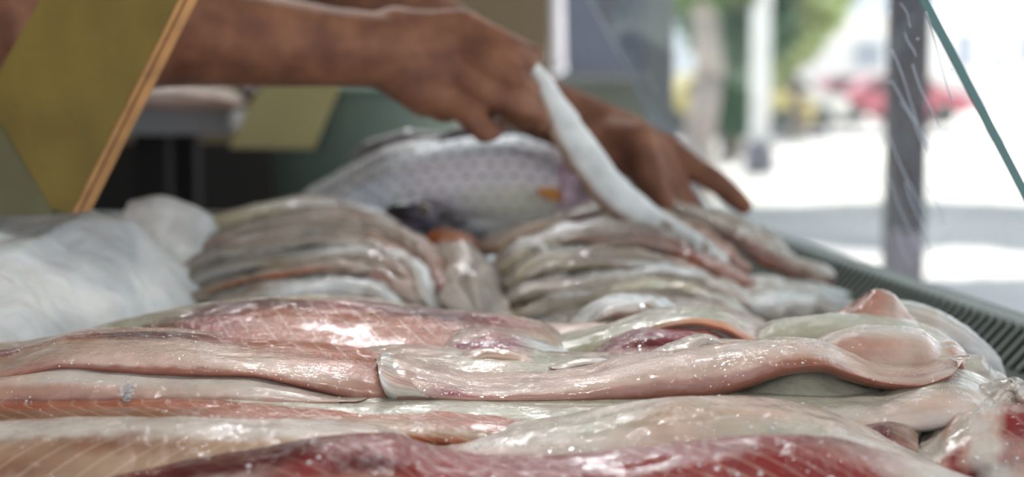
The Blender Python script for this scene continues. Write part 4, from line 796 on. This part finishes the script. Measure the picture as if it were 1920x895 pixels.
def leafmat(name, c):
    m = simple(name, c, .6, .35, .8); m.node_tree.nodes['Principled BSDF'].inputs['Subsurface Weight'].default_value = 0; return m
M_LEAF = [leafmat('leaves_mid', rgb(112, 142, 76)), leafmat('leaves_dark', rgb(74, 108, 78)), leafmat('leaves_light', rgb(166, 182, 128))]
def tree(label, x, y, h, r0, blobs, m, bark, nleaf=2600, ls=.13, cat='tree'):
    T = empty('street_tree', (x, y, 0), label, cat)
    bm = bmesh.new(); p = Vector((x, y, 0)); k = 7
    for i in range(k):
        q = Vector((x+.12*math.sin(i*1.3), y, h*(i+1)/k)); cyl(bm, p, q, r0*(1-.07*i)*(1.35 if i == 0 else 1), r0*(1-.07*(i+1)), 14); p = q
    for (bx, by, bz, br) in blobs: cyl(bm, p-Vector((0, 0, h*.15)), (bx, by, bz), r0*.45, r0*.12, 8)
    frombm('trunk', bm, bark, T, True)
    V = []; Fc = []; tot = sum(b[3]**2 for b in blobs)
    for (bx, by, bz, br) in blobs:
        for _ in range(int(nleaf*br*br/tot)):
            d = rng.normal(size=3); d /= np.linalg.norm(d); rr = br*(rng.uniform(.35, 1)**.5)*(1+.22*noise.noise(Vector(d)*2.2+Vector((bx, by, bz))))
            c = np.array((bx, by, bz))+d*rr*np.array((1, 1, .85)); a = rng.normal(size=3); a /= np.linalg.norm(a); b = np.cross(a, rng.normal(size=3)); b /= np.linalg.norm(b); s = ls*rng.uniform(.6, 1.3); k0 = len(V)
            V += [c-a*s, c+b*s*.45, c+a*s, c-b*s*.45]; Fc.append((k0, k0+1, k0+2, k0+3))
    o = pydata('foliage', V, Fc, m, T, False); return T
X_ = X
tree('leafy tree with a pale trunk at the left end of the street view', X(1308, 16), 16, 4.2, .17, [(X(1300, 16), 16, 2.35, .55), (X(1375, 16), 16.5, 2.5, .55), (X(1290, 16), 16, 3.35, .9), (X(1400, 16), 17, 4.0, 1.2)], M_LEAF[0], M_BARKP, 6200)
tree('dark green tree behind the white pole', X(1372, 26), 26, 2.6, .16, [(X(1378, 26), 26, 1.85, .55), (X(1335, 26), 26, 2.0, .5), (X(1440, 26), 26.5, 2.1, .6), (X(1390, 26), 27, 3.0, 1.2)], M_LEAF[1], M_BARK, 5200, .16)
tree('light green loose tree right of the white pole', X(1490, 32), 32, 1.9, .14, [(X(1482, 32), 32, 2.1, .72), (X(1525, 32), 32, 2.5, .6), (X(1460, 32), 32, 2.9, .9), (X(1555, 32), 32.6, 2.9, .6), (X(1450, 32), 32, 1.45, .4)], M_LEAF[2], M_BARK, 2600, .15)
bush = tree('low dark round bush at the foot of the dark green tree', X(1368, 23), 23, .5, .08, [(X(1366, 23), 23, .75, .42), (X(1380, 23), 23, 1.05, .3)], M_LEAF[1], M_BARK, 900, .1, 'bush'); bush.name = 'round_bush'
# shade tree out of view on the right, which dapples the pavement
tree('tall tree beside the stall shading the pavement', 8.6, 16.5, 5.2, .2, [(4.6, 17.8, 6.8, 1.3), (6.3, 18.4, 7.1, 1.4), (7.8, 17.2, 6.9, 1.4), (5.2, 16.1, 6.5, 1.0), (6.9, 16.0, 6.7, 1.2), (5.2, 12.4, 6.3, .8), (6.6, 12.3, 6.6, 1.0)], M_LEAF[0], M_BARK, 14000, .19)

def car(label, x, y, col, rz=0):
    C_ = empty('parked_car', (x, y, 0), label, 'car', 'cars parked across the street'); R = Matrix.Rotation(rz, 3, 'Z')
    mp = simple('car_paint', col, .3, .04, 3, 0, 0, 1); mg = simple('car_glass', rgb(50, 58, 66), .1, .05, 2, 0, 0, 1); mt = simple('tyre', rgb(26, 26, 28), .8, .1, 9)
    prof = [(-2.05, .32), (-2.1, .62), (-1.95, .88), (-1.2, .95), (-.7, 1.38), (.75, 1.42), (1.35, .98), (2.0, .86), (2.1, .55), (2.05, .32)]
    def ext(pr, w, name, m, y0=None):
        bm = bmesh.new(); a = [bm.verts.new(Vector((x, y, 0))+R@Vector((u, -w, v))) for u, v in pr]; b = [bm.verts.new(Vector((x, y, 0))+R@Vector((u, w, v))) for u, v in pr]; n = len(pr)
        bm.faces.new(a); bm.faces.new(b[::-1])
        for i in range(n): bm.faces.new((a[i], b[i], b[(i+1) % n], a[(i+1) % n]))
        bmesh.ops.recalc_face_normals(bm, faces=bm.faces); bmesh.ops.bevel(bm, geom=list(bm.edges), offset=.05 if w < .83 else .01, segments=2, affect='EDGES'); return frombm(name, bm, m, C_)
    ext(prof, .82, 'body', mp); ext([(-1.05, .97), (-.65, 1.31), (-.02, 1.33), (-.02, .97)], .835, 'window', mg); ext([(.04, .97), (.04, 1.33), (.7, 1.34), (1.15, .99)], .835, 'window', mg)
    for wx in (-1.3, 1.3):
        for s in (-1, 1):
            bm = bmesh.new(); c = Vector((x, y, 0))+R@Vector((wx, s*.74, .32)); cyl(bm, c-R@Vector((0, .11, 0)), c+R@Vector((0, .11, 0)), .32, n=24); w_ = frombm('wheel', bm, mt, C_, True)
            bm = bmesh.new(); cyl(bm, c+R@Vector((0, s*.10, 0)), c+R@Vector((0, s*.125, 0)), .19, n=16); frombm('hub_cap', bm, M_STEEL, w_, True)
car('dull red car parked across the street left of the dark post', X(1590, 49), 49, rgb(170, 90, 100), .15)
car('bright red car parked right behind the dark post', X(1668, 44.8), 44.8, rgb(205, 100, 115), .05)
car('small yellow car parked under the trees', X(1335, 34.5), 34.5, rgb(222, 204, 130), .3)
car('white van like car beside the street pole', X(1425, 40), 40, rgb(232, 230, 224), .1)
M_BLD = simple('white_plaster', rgb(246, 244, 242), .8, .05, .5); M_WIN = simple('dull_window', rgb(168, 176, 186), .3, .1, 1)
def building(label, px0, px1, Y, h, wins, dep=8):
    B = empty('street_building', (X((px0+px1)/2, Y), Y, 0), label, 'building', 'pale buildings across the street')
    bm = bmesh.new(); box(bm, (X((px0+px1)/2, Y), Y+dep/2, h/2), (X(px1, Y)-X(px0, Y), dep, h)); frombm('wall', bm, M_BLD, B)
    bm = bmesh.new(); box(bm, (X((px0+px1)/2, Y), Y+dep/2-.1, h+.12), (X(px1, Y)-X(px0, Y)+.5, dep+.6, .24)); frombm('roof', bm, M_BLD, B)
    for (a, b, c, d) in wins:
        z0, z1 = zY(d, Y), zY(b, Y); xa, xb = X(a, Y), X(c, Y)
        bm = bmesh.new(); box(bm, ((xa+xb)/2, Y-.03, (z0+z1)/2), (xb-xa+.2, .1, z1-z0+.2)); f = frombm('window', bm, M_BLD, B)
        bm = bmesh.new(); box(bm, ((xa+xb)/2, Y-.08, (z0+z1)/2), (xb-xa, .06, z1-z0)); frombm('pane', bm, M_WIN, f)
building('low white building behind the red cars', 1440, 1665, 62, zY(96, 62)+1.2, [(1462, 170, 1480, 225), (1500, 150, 1530, 200), (1596, 78, 1650, 128), (1560, 150, 1590, 190), (1615, 150, 1640, 190)])
building('pale building right of the dark post', 1770, 1990, 70, zY(40, 70), [(1782, 62, 1822, 128), (1850, 100, 1880, 130), (1900, 60, 1940, 120)])
structbox('trim_1', (X(1600, 33), 33, .07), (26, .5, .14), simple('kerb_stone', rgb(120, 124, 140), .8, .1, 2))

# ------------------------------------------------------------------ water beads on the nearest fillets; the tiniest are added as wet sparkle
def beads(o, n, r0, r1, seed):
    r = random.Random(seed); me = o.data; P = [v.co for v in me.vertices]; Nn = [v.normal for v in me.vertices]
    bm = bmesh.new(); c = 0; cl = []
    for _ in range(n*40):
        if c >= n: break
        i = r.randrange(len(P)); p = P[i]; nn = Nn[i]
        if nn.z < .15 or nn.y > .45 or abs(p.x) > .26: continue
        if noise.noise(Vector((p.x*22, p.y*30, seed))) < .02: continue
        rad = r.uniform(r0, r1)*(1 if r.random() < .85 else 1.7)
        M = nn.to_track_quat('Z', 'Y').to_matrix().to_4x4() @ Matrix.Diagonal((1.1, 1, .55, 1)); sph(bm, p+nn*rad*.15, rad, 8, M); c += 1
    b = frombm('water_beads', bm, M_DROP, o, True); b['kind'] = 'stuff'
for o in [q for q in list(COL.objects) if q.get('category') == 'fish fillet']:
    l = o['label']
    if l.startswith('dark red fillet nearest'): beads(o, 90, .0004, .0010, 1)
    elif l.startswith('broad milky'): beads(o, 60, .0003, .0008, 2)
    elif l.startswith('torn pale'): beads(o, 40, .0003, .0007, 3)
    elif l.startswith('long pink rolled'): beads(o, 110, .00018, .00042, 4)
    elif l.startswith('folded pink'): beads(o, 90, .00018, .00042, 5)
    elif l.startswith('long pale grey'): beads(o, 90, .00018, .0004, 6)
    elif l.startswith('plump pinkish'): beads(o, 50, .00018, .0004, 7)
    elif l.startswith('long olive'): beads(o, 70, .0002, .0005, 8)
    elif l.startswith('narrow orange'): beads(o, 60, .00018, .0004, 9)
